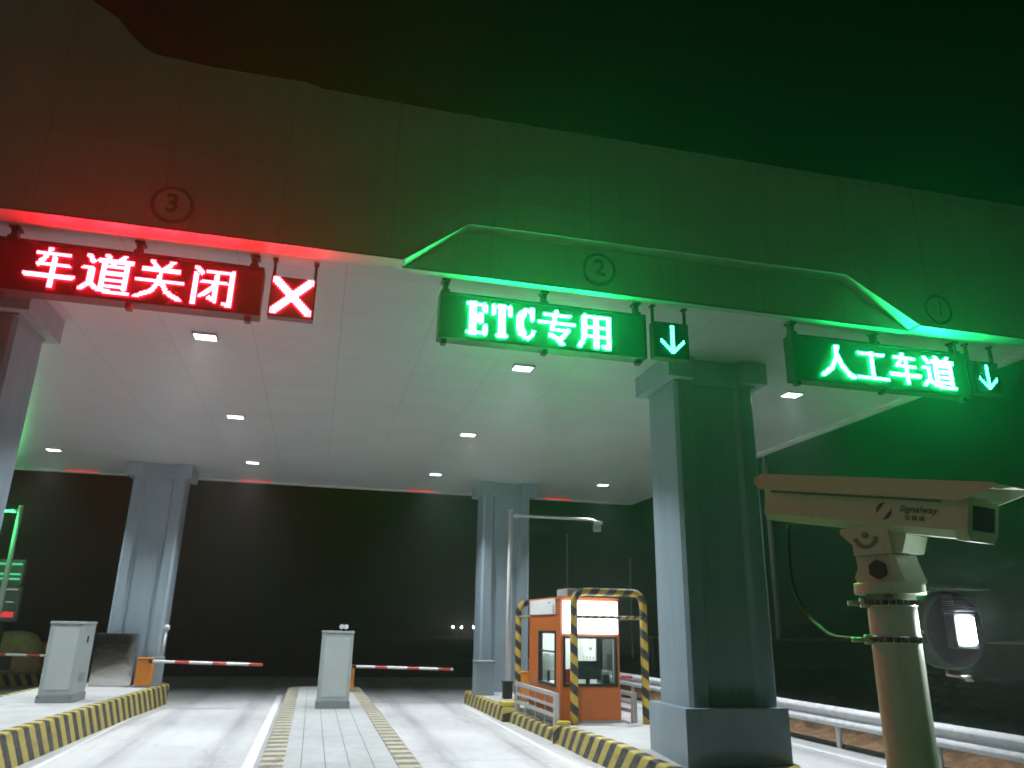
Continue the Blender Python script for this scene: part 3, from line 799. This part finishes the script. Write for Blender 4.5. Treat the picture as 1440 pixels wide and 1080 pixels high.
# crash barrel and orange cabinet on the far island
t = thing('crash_barrel', 'rounded khaki crash barrel on the far left island', 'crash barrel', (-9.3, 29.0, .31))
prof = [(.62, .0), (.64, .1), (.60, .5), (.62, .58), (.56, .9), (.44, 1.12), (.25, 1.22), (.02, 1.25)]
mb = MB(); bm = mb.bm; rows = []
for r, z in prof: rows.append([bm.verts.new((-9.3 + 1.35 * r * math.cos(2 * math.pi * k / 28), 29.0 + r * math.sin(2 * math.pi * k / 28), .32 + z)) for k in range(28)])
for a, b in zip(rows, rows[1:]):
    for k in range(28):
        f = bm.faces.new((a[k], a[(k + 1) % 28], b[(k + 1) % 28], b[k])); f.smooth = True
bm.faces.new(rows[-1]); out('shell', mb, M['khaki'], t)
mb = MB(); mb.box(-9.9, -9.1, 28.32, 28.40, .4, .85, .02); out('reflector_panel', mb, M['board_face'], t)
t = thing('booth_cabinet', 'low orange box beside the crash barrel on the far left island', 'cabinet', (-8.35, 29.4, .31))
mb = MB(); mb.box(-8.62, -8.05, 29.2, 29.8, .36, 1.18, .015); out('body', mb, M['gate_orange'], t)
mb = MB(); mb.box(-8.65, -8.02, 29.17, 29.83, .315, .3595); out('plinth', mb, M['plinth'], t)
mb = MB(); mb.box(-8.64, -8.03, 29.18, 29.82, 1.1805, 1.21, .01); out('lid', mb, M['gate_orange'], t)

# small grey cabinet and black bin by the far right column
t = thing('junction_box', 'low blue grey box in front of the far right column', 'junction box', (4.4, 20.3, .3))
mb = MB(); mb.box(4.13, 4.62, 20.1, 20.5, .299, 1.08, .012); out('body', mb, M['clad'], t)
mb = MB(); mb.box(4.11, 4.64, 20.07, 20.52, 1.0805, 1.12, .012); out('lid', mb, M['clad'], t)
t = thing('litter_bin', 'small black bin at the foot of the tall white pole', 'bin', (4.75, 19.2, .3))
mb = MB(); mb.box(4.63, 4.85, 19.1, 19.32, .299, .66, .03); out('body', mb, M['black'], t)
mb = MB(); mb.box(4.61, 4.87, 19.08, 19.34, .6605, .70, .015); out('lid', mb, M['black'], t)

# ------------------------------------------------------------------ toll booth
bx0, bx1, by0, by1, bz0, bz1 = 4.54, 5.71, 14.29, 16.5, .298, 2.53
booth = thing('toll_booth', 'orange toll booth with lit windows and glowing light box', 'toll booth', ((bx0 + bx1) / 2, (by0 + by1) / 2, bz0))
def wall_x(mb, xa, xb, y, th, za, zb, o):      # wall in xz with opening o = (x0,x1,z0,z1)
    mb.box(xa, o[0], y, y + th, za, zb); mb.box(o[1], xb, y, y + th, za, zb)
    mb.box(o[0], o[1], y, y + th, za, o[2]); mb.box(o[0], o[1], y, y + th, o[3], zb)
def wall_y(mb, ya, yb, x, th, za, zb, o):
    mb.box(x, x + th, ya, o[0], za, zb); mb.box(x, x + th, o[1], yb, za, zb)
    mb.box(x, x + th, o[0], o[1], za, o[2]); mb.box(x, x + th, o[0], o[1], o[3], zb)
FW = (4.62, 5.63, .96, 1.78); LW = (14.62, 15.72, .93, 1.86); RW = (14.5, 15.33, .96, 1.88)
mb = MB()
wall_x(mb, bx0, bx1, by0, .05, bz0 + .04, bz1 - .06, FW)
mb.box(bx0, bx1, by1 - .05, by1, bz0 + .04, bz1 - .06)
wall_y(mb, by0 + .05, by1 - .05, bx0, .05, bz0 + .04, bz1 - .06, LW)
wall_y(mb, by0 + .05, by1 - .05, bx1 - .05, .05, bz0 + .04, bz1 - .06, RW)
out('wall', mb, M['orange'], booth)
mb = MB()
wall_x(mb, bx0 + .052, bx1 - .052, by0 + .052, .01, bz0 + .06, 2.3, FW)
mb.box(bx0 + .052, bx1 - .052, by1 - .062, by1 - .052, bz0 + .06, 2.3)
wall_y(mb, by0 + .063, by1 - .063, bx0 + .052, .01, bz0 + .06, 2.3, LW)
wall_y(mb, by0 + .063, by1 - .063, bx1 - .062, .01, bz0 + .06, 2.3, RW)
mb.box(bx0 + .063, bx1 - .063, by0 + .063, by1 - .063, 2.3, 2.34)
out('interior_lining', mb, M['lining'], booth)
mb = MB(); mb.box(bx0 + .06, bx1 - .06, by0 + .06, by1 - .06, bz0 + .02, bz0 + .055); out('floor', mb, M['plinth'], booth)
mb = MB(); mb.box(bx0 - .01, bx1 + .01, by0 - .01, by1 + .01, bz0, bz0 + .0395); out('skirting', mb, M['plinth'], booth)
mb = MB(); mb.box(bx0 - .02, bx1 + .02, by0 - .02, by1 + .02, bz1 - .0595, bz1, .01); out('roof', mb, M['orange'], booth)
mb = MB(); mb.box(4.72, 5.30, 14.42, 15.1, bz1 + .001, bz1 + .16, .015)
for k in range(6): mb.box(4.75 + k * .09, 4.80 + k * .09, 14.405, 14.419, bz1 + .02, bz1 + .14)
out('roof_unit', mb, M['cab'], booth)
def win(parent, axis, o, pos, d, mullions=(), fw=.035):
    mb = MB()
    q = .012
    bars = [(o[0] - fw, o[0] + q, o[2] - fw, o[3] + fw), (o[1] - q, o[1] + fw, o[2] - fw, o[3] + fw), (o[0] + q, o[1] - q, o[2] - fw, o[2] + q), (o[0] + q, o[1] - q, o[3] - q, o[3] + fw)]
    bars += [(m[0], m[1], m[2], m[3]) for m in mullions]
    for a in bars:
        lo_, hi_ = sorted((pos - d * .018, pos + d * .066))
        if axis == 'x': mb.box(a[0], a[1], lo_, hi_, a[2], a[3])
        else: mb.box(lo_, hi_, a[0], a[1], a[2], a[3])
    w = out('window', mb, M['black'], parent)
    mb = MB()
    if axis == 'x': mb.quad((o[0], pos + d * .01, o[2]), (o[1], pos + d * .01, o[2]), (o[1], pos + d * .01, o[3]), (o[0], pos + d * .01, o[3]))
    else: mb.quad((pos + d * .01, o[0], o[2]), (pos + d * .01, o[1], o[2]), (pos + d * .01, o[1], o[3]), (pos + d * .01, o[0], o[3]))
    out('pane', mb, M['glass'], w)
win(booth, 'x', FW, by0, 1)
win(booth, 'y', LW, bx0, 1, [(14.633, 15.707, 1.50, 1.53)])
win(booth, 'y', RW, bx1, -1)
mb = MB(); mb.box(4.575, 5.64, 14.16, 14.272, 1.86, 2.45, .004); lb = out('light_box', mb, M['boxglow'], booth)
mb = MB(); mb.box(4.57, 5.645, 14.2725, 14.2895, 1.855, 2.455); out('back_frame', mb, M['rail'], lb)
# notice panel high on the left wall
mb = MB(); mb.box(4.515, 4.538, 14.55, 16.4, 2.21, 2.50, .003); npan = out('notice_panel', mb, M['paper'], booth)
mb = MB()
for y0, y1, z in ((14.6, 14.72, 2.24), (14.6, 14.72, 2.28), (14.6, 14.72, 2.32), (14.6, 14.72, 2.36), (14.85, 15.05, 2.42)):
    mb.box(4.512, 4.5148, y0, y1, z, z + .018)
out('faded_print', mb, M['board_face'], npan)
mb = MB(); mb.box(4.60, 5.62, 14.372, 14.66, .90, .935); out('counter', mb, M['lining'], booth)
lt = area_light('ceiling_lamp', booth, (5.12, 15.5, 2.285), .6, .9, 36, (.88, .96, 1.0))
# inside things
t = thing('notice_board', 'white board with dark ring mark on the booth wall', 'notice board', (5.63, 15.9, 1.0))
mb = MB(); mb.box(5.625, 5.6465, 15.36, 16.30, 1.12, 1.98); out('board', mb, M['paper'], t)
mb = MB()
for k in range(22):
    a0, a1 = 2 * math.pi * k / 24, 2 * math.pi * (k + 1) / 24
    r0, r1 = .095, .14
    P = lambda r, a: (5.6235, 15.66 + r * math.cos(a), 1.66 + r * math.sin(a))
    mb.quad(P(r0, a0), P(r0, a1), P(r1, a1), P(r1, a0))
for k in range(4):
    y = 15.45 + k * .2
    mb.box(5.6225, 5.6245, y, y + .07, 1.38, 1.40); mb.box(5.6225, 5.6245, y + .01, y + .06, 1.34, 1.355); mb.box(5.6225, 5.6245, y + .03, y + .045, 1.30, 1.378)
out('print', mb, M['dot_dark'], t)
t = thing('filing_cabinet', 'grey filing cabinet in the booth, seen through its side window', 'cabinet', (4.95, 16.2, .353))
mb = MB(); mb.box(4.84, 5.12, 16.0, 16.42, .354, 1.44, .008); out('body', mb, M['cab_dark'], t)
for z in (.45, .78, 1.11):
    mb = MB(); mb.box(4.86, 5.10, 15.985, 15.9995, z, z + .29, .003); out('drawer', mb, M['cab'], t)
t = thing('bottle', 'small black bottle standing behind the booth side window', 'bottle', (4.78, 15.5, .95))
mb = MB(); mb.tube([(4.70, 15.6, .93), (4.70, 15.6, 1.08), (4.70, 15.6, 1.11), (4.70, 15.6, 1.13)], .03, 10); out('glass_body', mb, M['black'], t)
mb = MB(); mb.box(4.615, 5.0, 15.2, 15.9, .895, .929); out('side_shelf', mb, M['lining'], booth)
t = thing('monitor', 'dark computer monitor on the booth counter', 'monitor', (5.2, 14.62, .935))
mb = MB(); mb.box(4.98, 5.42, 14.60, 14.64, 1.03, 1.36, .008); out('screen', mb, M['screen'], t)
mb = MB(); mb.box(5.16, 5.24, 14.645, 14.67, .95, 1.2); mb.box(5.1, 5.3, 14.56, 14.655, .9355, .95); out('stand', mb, M['black'], t)
t = thing('desk_phone', 'black desk unit with raised handset on booth counter', 'desk unit', (5.5, 14.55, .935))
mb = MB(); mb.box(5.46, 5.58, 14.48, 14.62, .9355, 1.12, .01); out('body', mb, M['darkgrey'], t)
mb = MB(); mb.tube([(5.47, 14.5, 1.16), (5.57, 14.5, 1.18)], .02, 10); mb.tube([(5.52, 14.5, 1.11), (5.52, 14.5, 1.165)], .008, 8); out('handset', mb, M['cab'], t)
t = thing('chair', 'red chair behind the monitor inside the booth', 'chair', (4.95, 15.05, .353))
mb = MB(); mb.box(4.8, 5.08, 14.95, 15.25, .76, .82, .02); out('seat', mb, M['red'], t)
mb = MB(); mb.box(4.8, 5.08, 14.92, 14.97, .80, 1.2, .02); out('backrest', mb, M['red'], t)
for x in (4.83, 5.05):
    for y in (14.99, 15.22):
        mb = MB(); mb.tube([(x, y, .354), (x, y, .765)], .014, 8); out('leg', mb, M['black'], t)
for i, (x, lab) in enumerate(((4.72, 'white paper sheet on the booth counter, left of the monitor'), (5.1, 'white paper sheet lying under the dark monitor'))):
    mb = MB(); mb.box(x, x + .2, 14.40, 14.54, .9358, .947, .002)
    tag(out('paper_sheet', mb, M['paper']), lab, 'paper', 'papers on the booth counter')

# ------------------------------------------------------------------ collision frame round the booth
def arch_pts(x0, x1, y, zb, zt, r):
    pts = [(x0, y, zb + k * (zt - r - zb) / 10) for k in range(11)]
    pts += [(x0 + r - r * math.cos(a), y, zt - r + r * math.sin(a)) for a in [math.pi / 2 * k / 8 for k in range(1, 9)]]
    pts += [(x0 + r + (x1 - x0 - 2 * r) * k / 8, y, zt) for k in range(1, 9)]
    pts += [(x1 - r + r * math.sin(a), y, zt - r + r * math.cos(a)) for a in [math.pi / 2 * k / 8 for k in range(1, 9)]]
    pts += [(x1, y, zt - r - (zt - r - zb) * k / 10) for k in range(1, 11)]
    return pts
t = thing('collision_frame', 'yellow and black striped tube frame arching around the booth', 'guard frame', (5.5, 16, .298))
mb = MB(); mb.tube(arch_pts(4.73, 6.13, 14.07, .298, 2.62, .22), .072, 16); out('front_arch', mb, M['tape'], t)
mb = MB(); mb.tube(arch_pts(4.58, 6.13, 17.6, .298, 2.5, .22), .072, 16); out('rear_arch', mb, M['tape'], t)
mb = MB(); mb.tube([(4.73 + (4.58 - 4.73) * k / 8, 14.07 + (17.6 - 14.07) * k / 8, 2.18) for k in range(9)], .03, 10); out('tie_bar', mb, M['tape_small'], t)
mb = MB(); mb.tube([(4.73 + 1.40 * k / 8, 14.0, 2.16) for k in range(9)], .03, 10); out('tie_bar', mb, M['tape_small'], t)
mb = MB(); mb.tube([(6.13, 14.07 + (17.6 - 14.07) * k / 8, 2.16) for k in range(9)], .03, 10); out('tie_bar', mb, M['tape_small'], t)

def barrier_rail(label, x, y0, y1, zb, zt):
    t = thing('barrier_rail', label, 'railing', (x, y0, zb), 'low silver railings beside the booth')
    for y in (y0, y1):
        mb = MB(); mb.box(x - .04, x + .04, y - .055, y + .055, zb, zt); out('post', mb, M['rail'], t)
    for k in (1, 2, 3):
        y = y0 + (y1 - y0) * k / 4
        mb = MB(); mb.box(x - .012, x + .012, y - .018, y + .018, zb, zt - .071); out('baluster', mb, M['rail'], t)
    h = zt - zb
    for z0, w in ((zt - .07, .07), (zb + h * .58, .05), (zb + h * .3, .07)):
        mb = MB(); mb.box(x - .03, x - .0125, y0 + .056, y1 - .056, z0, z0 + w); mb.box(x - .0124, x + .03, y0 + .056, y1 - .056, z0, z0 + w) if z0 == zt - .07 else None
        out('rail', mb, M['rail'], t)
barrier_rail('low silver railing beside the booth, on the kerb at its left', 4.43, 14.22, 17.0, .215, .82)
barrier_rail('low silver railing right of the booth', 5.98, 14.3, 17.0, .297, .82)

# ------------------------------------------------------------------ guard rail, wall, far posts
t = thing('guard_rail', 'corrugated steel guard rail along the soil verge at right', 'guard rail', (9.2, 12, 0))
prof = [(.0, .36), (.03, .37), (.075, .42), (.075, .45), (.03, .505), (.0, .53), (.03, .555), (.075, .61), (.075, .64), (.03, .69), (.0, .70)]
mb = MB(); bm = mb.bm
ys = [-2 + 4 * k for k in range(12)]
rw = [[bm.verts.new((9.24 - a, y, z)) for a, z in prof] for y in ys]
for a, b in zip(rw, rw[1:]):
    for i in range(len(prof) - 1):
        f = bm.faces.new((a[i], a[i + 1], b[i + 1], b[i])); f.smooth = True
out('beam', mb, M['galv'], t)
for k in range(20):
    y = -1.2 + k * 2.35
    mb = MB(); mb.tube([(9.31, y, .0), (9.31, y, .66)], .05, 12); p = out('post', mb, M['galv'], t)
    mb = MB(); mb.box(9.245, 9.28, y - .05, y + .05, .47, .59, .005)
    for z in (.44, .62): mb.tube([(9.18, y, z), (9.16, y, z)], .018, 8)
    out('bracket', mb, M['galv'], p)
mb = MB(); mb.box(9.36, 9.46, -6, 60, -.02, .06, .01)
tag(out('kerb', mb, M['conc_wall']), 'low dark concrete kerb under the steel guard rail', 'kerb')

t = thing('retaining_wall', 'long dark wall with pale coping behind the soil verge', 'wall', (30, 31, 0))
mb = MB(); mb.box(13.5, 75, 30, 30.3, -.05, 1.62); out('wall_face', mb, M['conc_wall'], t)
mb = MB(); mb.box(13.4, 75, 29.94, 30.36, 1.6205, 1.70, .01); out('coping', mb, M['coping'], t)
def post(label, x, y, h, r, m):
    t = thing('light_post', label, 'light post', (x, y, 0), 'tall posts beyond the toll plaza')
    mb = MB(); mb.tube([(x, y, -.05), (x, y, h)], r, 10, taper=r * .8); out('pole', mb, m, t)
    mb = MB(); mb.sphere((x, y, h), r * .9, 10, (1, 1, .6)); out('cap', mb, m, t)
post('tall white post rising behind the beige camera', 19.72, 30.7, 9.75, .14, M['pole_white'])
post('thin dim post behind the booth roof', 13.1, 40, 6.9, .05, M['galv'])
post('thin dim post behind the right arch post', 16.75, 40, 5.7, .05, M['galv'])
p0 = None
for x, y, lab in ((26.08, 150, 'leftmost of four tiny far lights'), (27.74, 150, 'second from left of four tiny far lights'), (30.1, 150, 'third from left of four tiny far lights'), (30.94, 150, 'rightmost of four tiny far lights by the far column')):
    if p0 is None:
        t = p0 = thing('far_lamp', lab, 'street lamp', (x, y, -.06), 'tiny lights on the far horizon')
        mb = MB(); mb.tube([(x, y, -.06), (x, y, 1.7)], .06, 8); out('post', mb, M['darkgrey'], t)
        mb = MB(); mb.sphere((x, y, 1.82), .2, 12); out('lamp', mb, M['farlamp'], t)
    else:
        t = copy_tree(p0); t.location = (x, y, -.06); t['label'] = lab

# ------------------------------------------------------------------ surveillance camera, its pole and floodlight
PX, PY = 1.42, 1.70
t = thing('camera_pole', 'thick beige pole with two clamp bands carrying the camera', 'pole', (PX, PY, 0))
mb = MB(); mb.tube([(PX, PY, z) for z in (0, .5, 1, 1.5, 2.0, 2.045)], .0575, 32); out('shaft', mb, M['beige'], t)
mb = MB(); mb.tube([(PX, PY, 2.0455), (PX, PY, 2.050), (PX, PY, 2.068), (PX, PY, 2.073)], .083, 36); out('flange', mb, M['beige'], t)
mb = MB(); mb.tube([(PX, PY, 0.001), (PX, PY, .02)], .15, 24); out('base_flange', mb, M['beige'], t)
for z in (2.025, 1.937):
    mb = MB(); mb.tube([(PX, PY, z - .009), (PX, PY, z + .009)], .0595, 32); b = out('clamp_band', mb, M['steel'], t)
    mb = MB()
    for k in range(9):
        a = math.radians(185 + k * 16)
        c = (PX + .0615 * math.cos(a), PY + .0615 * math.sin(a))
        mb.box(c[0] - .005, c[0] + .005, c[1] - .005, c[1] + .005, z - .006, z + .006)
    out('slot', mb, M['black'], b)
    mb = MB(); mb.tube([(PX - .058, PY + .012, z), (PX - .075, PY + .022, z - .001)], .012, 6); out('nut', mb, M['steel'], b)
    mb = MB(); mb.tube([(PX - .0755, PY + .0223, z - .001), (PX - .10, PY + .036, z - .002)], .006, 8); out('bolt', mb, M['steel'], b)
mb = MB(); mb.tube([(PX - .038, PY - .040, 2.037), (PX - .047, PY - .049, 2.037)], .010, 10); out('cable_hole', mb, M['black'], t)

# bracket + housing, yawed so that its window end comes towards the viewer and dips a little
A = Vector((1.3227, 1.9996, 2.316)); B = Vector((1.4957, 1.4670, 2.212))
ax = (B - A).normalized(); Lh = (B - A).length
side = ax.cross(Vector((0, 0, 1))).normalized()      # right of travel: faces away or towards viewer
if side.x > 0: side = -side
upv = side.cross(ax).normalized()
if upv.z < 0: upv = -upv
HM = Matrix(((ax.x, side.x, upv.x, A.x), (ax.y, side.y, upv.y, A.y), (ax.z, side.z, upv.z, A.z), (0, 0, 0, 1)))
t = thing('surveillance_camera', 'large beige camera housing with sun hood on the thick pole', 'camera', (PX, PY, 2.073))
W, Hh = .064, .051
ch = .018
def oct_(w, h, c): return [(-w, -h + c), (-w + c, -h), (w - c, -h), (w, -h + c), (w, h), (-w, h)]
mb = MB(); mb.prism(oct_(W, Hh, ch), 'x', .0, Lh - .004)
out('body', mb, M['beige'], t, HM)
mb = MB(); mb.prism([(-W - .004, -Hh + ch), (-W + ch - .004, -Hh - .004), (W - ch + .004, -Hh - .004), (W + .004, -Hh + ch), (W + .004, Hh - .01), (-W - .004, Hh - .01)], 'x', Lh - .02, Lh + .012)
fr = out('front_frame', mb, M['beige'], t, HM)
mb = MB(); mb.box(Lh + .0125, Lh + .015, -W + .018, W - .018, -Hh + .022, Hh - .024); out('window', mb, M['screen'], fr, HM)
mb = MB()       # sun hood: folded sheet with slanted front
h0, h1 = Hh - .012, Hh + .026
th = .003
for s_ in (1, -1):
    y = s_ * (W + .012)
    a, b = sorted((y, y + s_ * th))
    bmv = [(-.035, h0 + .016), (-.012, h0 - .004), (Lh + .0, h0 - .004), (Lh + .075, h1 - .006), (Lh + .075, h1), (-.01, h1), (-.03, h1 - .008)]
    va = [mb.bm.verts.new((p[0], a, p[1])) for p in bmv]; vb = [mb.bm.verts.new((p[0], b, p[1])) for p in bmv]
    fs = [mb.bm.faces.new(va), mb.bm.faces.new(vb[::-1])]
    for i in range(len(bmv)): fs.append(mb.bm.faces.new((va[i], va[(i + 1) % len(bmv)], vb[(i + 1) % len(bmv)], vb[i])))
    bmesh.ops.recalc_face_normals(mb.bm, faces=fs)
mb.box(-.01, Lh + .075, -W - .014, W + .014, h1 + .0005, h1 + .004)
mb.box(-.03, -.0105, -W - .010, W + .010, h1 - .012, h1 - .004)
hood = out('sun_hood', mb, M['beige'], t, HM)
mb = MB()
for x in (.09, .33, Lh - .06): mb.tube([(x, -.03, h1 + .004), (x, -.03, h1 + .012)], .007, 8)
out('screw', mb, M['steel'], hood, HM)
mb = MB(); mb.box(.02, Lh - .05, W - .0005, W + .0015, h0 - .010, h0 - .0045); out('gasket', mb, M['plinth'], t, HM)
# maker's mark on the side
YM = W + .0012
def side_m(x, z):
    # text x runs along the housing, text y up, text z out of the visible side
    return HM @ Matrix(((1, 0, 0, x), (0, 0, 1, YM), (0, 1, 0, z), (0, 0, 0, 1)))
text_mesh('Signalway', .0225, .0004, M['dot_dark'], 'lettering', t, side_m(.462, .008), shear=.3, bold=.0003)
text_mesh('信 路 威', .0135, .0004, M['dot_dark'], 'lettering', t, side_m(.455, -.014))
mb = MB()
def arc(mb, cx, cz, r0, r1, a0, a1, n=14):
    for k in range(n):
        f0, f1 = k / n, (k + 1) / n
        w0, w1 = math.sin(math.pi * f0), math.sin(math.pi * f1)
        P = lambda f, w, inner: (cx + (r1 - (r1 - r0) * w * inner) * math.cos(a0 + (a1 - a0) * f), YM, cz + (r1 - (r1 - r0) * w * inner) * math.sin(a0 + (a1 - a0) * f))
        try: mb.quad(P(f0, w0, 0), P(f1, w1, 0), P(f1, w1 , 1), P(f0, w0, 1))
        except Exception: pass
arc(mb, .375, -.001, .011, .021, math.radians(80), math.radians(205))
out('emblem_arc', mb, M['dot_dark'], t, HM)
mb = MB()
arc(mb, .375, -.001, .011, .021, math.radians(-100), math.radians(25))
out('emblem_arc', mb, M['dot_dark'], t, HM)
# pan bracket: upper yoke, hexagon knuckle, lower yoke, gusset
mid = A.lerp(B, .57); YAW = math.atan2(B.y - A.y, B.x - A.x)
zb_h = mid.z - Hh * 1.03
def YM2(mbq, name, mat, yaw=0): return out(name, mbq, mat, t, Matrix.Translation((PX, PY, 0)) @ Matrix.Rotation(yaw, 4, 'Z'))
mb = MB(); mb.prism([(-.085, zb_h + .01), (-.085, zb_h - .004), (-.052, zb_h - .035), (-.052, zb_h - .062), (.052, zb_h - .062), (.052, zb_h - .035), (.05, zb_h - .004), (.05, zb_h + .01)], 'y', -.055, -.046)
YM2(mb, 'yoke', M['beige'], YAW)
mb = MB(); mb.prism([(-.05, zb_h + .01), (-.03, zb_h - .03), (-.05, zb_h - .06), (.075, zb_h - .06), (.09, zb_h - .02), (.085, zb_h + .01)], 'y', -.044, .05)
YM2(mb, 'yoke', M['beige'], YAW)
mb = MB(); mb.prism([(-.052, 2.0735), (-.062, 2.088), (-.05, 2.11), (-.052, zb_h - .063), (.055, zb_h - .063), (.062, 2.115), (.075, 2.0735)], 'y', -.048, .048)
YM2(mb, 'knuckle_block', M['beige'], YAW)
mb = MB(); mb.tube([(.01, -.0485, 2.105), (.01, -.06, 2.105)], .024, 6); YM2(mb, 'hex_nut', M['darkgrey'], YAW)
mb = MB()
for k in range(9):
    a = math.radians(200 + k * 17.5); c = (-.012 + .03 * math.cos(a), zb_h - .012 + .03 * math.sin(a))
    mb.box(c[0] - .006, c[0] + .006, -.0565, -.0551, c[1] - .0045, c[1] + .0045)
mb.tube([(-.012, -.0552, zb_h - .012), (-.012, -.061, zb_h - .012)], .008, 8)
YM2(mb, 'slot', M['plinth'], YAW)

# cable
cb = [(1.425, 2.10, 2.262), (1.407, 2.092, 2.253), (1.417, 2.115, 2.149), (1.424, 2.116, 2.076), (1.428, 2.066, 2.002), (1.405, 1.976, 1.965), (1.380, 1.882, 1.942), (1.375, 1.745, 1.937)]
def catmull(P, n=6):
    P = [Vector(p) for p in P]; o_ = []
    for i in range(len(P) - 1):
        p0_, p1_, p2_, p3_ = P[max(i - 1, 0)], P[i], P[i + 1], P[min(i + 2, len(P) - 1)]
        for k in range(n):
            s_ = k / n
            o_.append(.5 * ((2 * p1_) + (p2_ - p0_) * s_ + (2 * p0_ - 5 * p1_ + 4 * p2_ - p3_) * s_ ** 2 + (3 * p1_ - p0_ - 3 * p2_ + p3_) * s_ ** 3))
    return o_ + [P[-1]]
mb = MB(); mb.tube(catmull(cb), .0045, 8)
tag(out('cable', mb, M['darkgrey']), 'thin cable looping from the camera housing to its pole', 'cable')

# floodlight clamped to the right of the pole
FA = Vector((1.615, 1.79, 1.964)); FB = Vector((1.615, 1.58, 1.961))
fx = (FB - FA).normalized(); fs_ = fx.cross(Vector((0, 0, 1))).normalized()
if fs_.x > 0: fs_ = -fs_
fu = Vector((0, 0, 1))
fu = (fu - fx * fu.dot(fx)).normalized()
FM = Matrix(((fx.x, fs_.x, fu.x, FA.x), (fx.y, fs_.y, fu.y, FA.y), (fx.z, fs_.z, fu.z, FA.z), (0, 0, 0, 1)))
t = thing('floodlight', 'dark round floodlight shining white, clamped beside the thick pole', 'floodlight', tuple(FA))
LF = .115
mb = MB()
prof = [(-.02, .03), (-.015, .075), (.0, .092), (.02, .098), (.06, .098), (.08, .09)]
bm = mb.bm; rows = [[bm.verts.new((x, r * math.cos(2 * math.pi * k / 32), r * math.sin(2 * math.pi * k / 32))) for k in range(32)] for x, r in prof]
for a, b in zip(rows, rows[1:]):
    for k in range(32): f = bm.faces.new((a[k], a[(k + 1) % 32], b[(k + 1) % 32], b[k])); f.smooth = True
bm.faces.new(rows[0][::-1]); bm.faces.new(rows[-1])
out('housing', mb, M['darkgrey'], t, FM)
mb = MB()
for k in range(9): mb.box(.082, LF + .012, -.04, .04, .047 + k * .0045, .0485 + k * .0045)
mb.box(.0805, LF - .002, -.034, .034, -.044, .044, .004)
out('fin_block', mb, M['darkgrey'], t, FM)
mb = MB(); mb.box(LF - .0015, LF + .003, -.022, .022, -.031, .031); out('lens', mb, M['flood'], t, FM)
mb = MB(); mb.box(.02, LF + .03, -.06, .06, .0995, .1025)
out('visor', mb, M['darkgrey'], t, FM)
mb = MB()
mb.tube([(.03, .0, -.097), (.03, .0, -.112), (.13, .03, -.112)], .004, 8); out('bracket_rod', mb, M['steel'], t, FM)
mb = MB(); mb.tube([(.13, .03, -.120), (.13, .03, -.1165)], .010, 6); mb.tube([(.13, .03, -.1164), (.13, .03, -.106)], .006, 6); out('rod_nut', mb, M['steel'], t, FM)
mb = MB(); mb.tube([(.05, .095, -.03), (.05, .108, -.03)], .012, 6); out('side_screw', mb, M['steel'], t, FM)
mb = MB(); mb.box(.02, .075, .096, .1005, -.010, -.002); out('maker_plate', mb, M['steel'], t, FM)
mb = MB(); mb.box(PX + .05, PX + .13, PY + .02, PY + .05, 1.93, 2.0); out('clamp_arm', mb, M['darkgrey'], t)

# ------------------------------------------------------------------ added haze volume, standing in for lens glow round the signs
HAZE = .0038
m = bpy.data.materials.new('glow_haze'); m.use_nodes = True
nt = m.node_tree; nt.nodes.clear()
o_ = nt.nodes.new('ShaderNodeOutputMaterial'); v = nt.nodes.new('ShaderNodeVolumePrincipled')
v.inputs['Color'].default_value = (.9, .93, .95, 1); v.inputs['Density'].default_value = HAZE; v.inputs['Anisotropy'].default_value = .8
nt.links.new(v.outputs[0], o_.inputs['Volume'])
mb = MB(); mb.box(-330, 330, -160, 510, -1.6, 11.5)
tag(out('haze', mb, m), kind='stuff')

# ------------------------------------------------------------------ light, world, render
sd = bpy.data.lights.new('sun', 'SUN'); sd.energy = .12; sd.angle = math.radians(80); sd.color = (.97, 1, .9)
so = bpy.data.objects.new('sun', sd); COL.objects.link(so)
el, az = math.radians(30), math.radians(262)       # low glow from behind and left of the viewer
dirv = Vector((math.sin(az) * math.cos(el), math.cos(az) * math.cos(el), math.sin(el)))
so.rotation_euler = dirv.to_track_quat('Z', 'Y').to_euler()
so.location = (0, 0, 30)
w = bpy.data.worlds.new('World'); S.world = w; w.use_nodes = True
nt = w.node_tree; bg = nt.nodes['Background']
sky = nt.nodes.new('ShaderNodeTexSky'); sky.sky_type = 'NISHITA'; sky.sun_disc = False
sky.sun_elevation = el; sky.sun_rotation = az
mx = nt.nodes.new('ShaderNodeMix'); mx.data_type = 'RGBA'; mx.blend_type = 'MULTIPLY'; mx.inputs[0].default_value = 1
mx.inputs[7].default_value = (.55, 1.0, .35, 1)
nt.links.new(sky.outputs[0], mx.inputs[6]); nt.links.new(mx.outputs[2], bg.inputs[0])
bg.inputs[1].default_value = .0006

S.render.engine = 'CYCLES'
c = S.cycles
c.use_denoising = True
try: c.denoiser = 'OPENIMAGEDENOISE'
except Exception: pass
c.use_light_tree = True
c.max_bounces = 6; c.diffuse_bounces = 4; c.glossy_bounces = 3; c.transmission_bounces = 6; c.volume_bounces = 0; c.transparent_max_bounces = 8
c.sample_clamp_indirect = 4; c.caustics_reflective = False; c.caustics_refractive = False
c.filter_width = 1.8
vs_ = S.view_settings
vs_.view_transform = 'Standard'; vs_.look = 'None'; vs_.exposure = 0; vs_.gamma = 1; vs_.use_curve_mapping = False
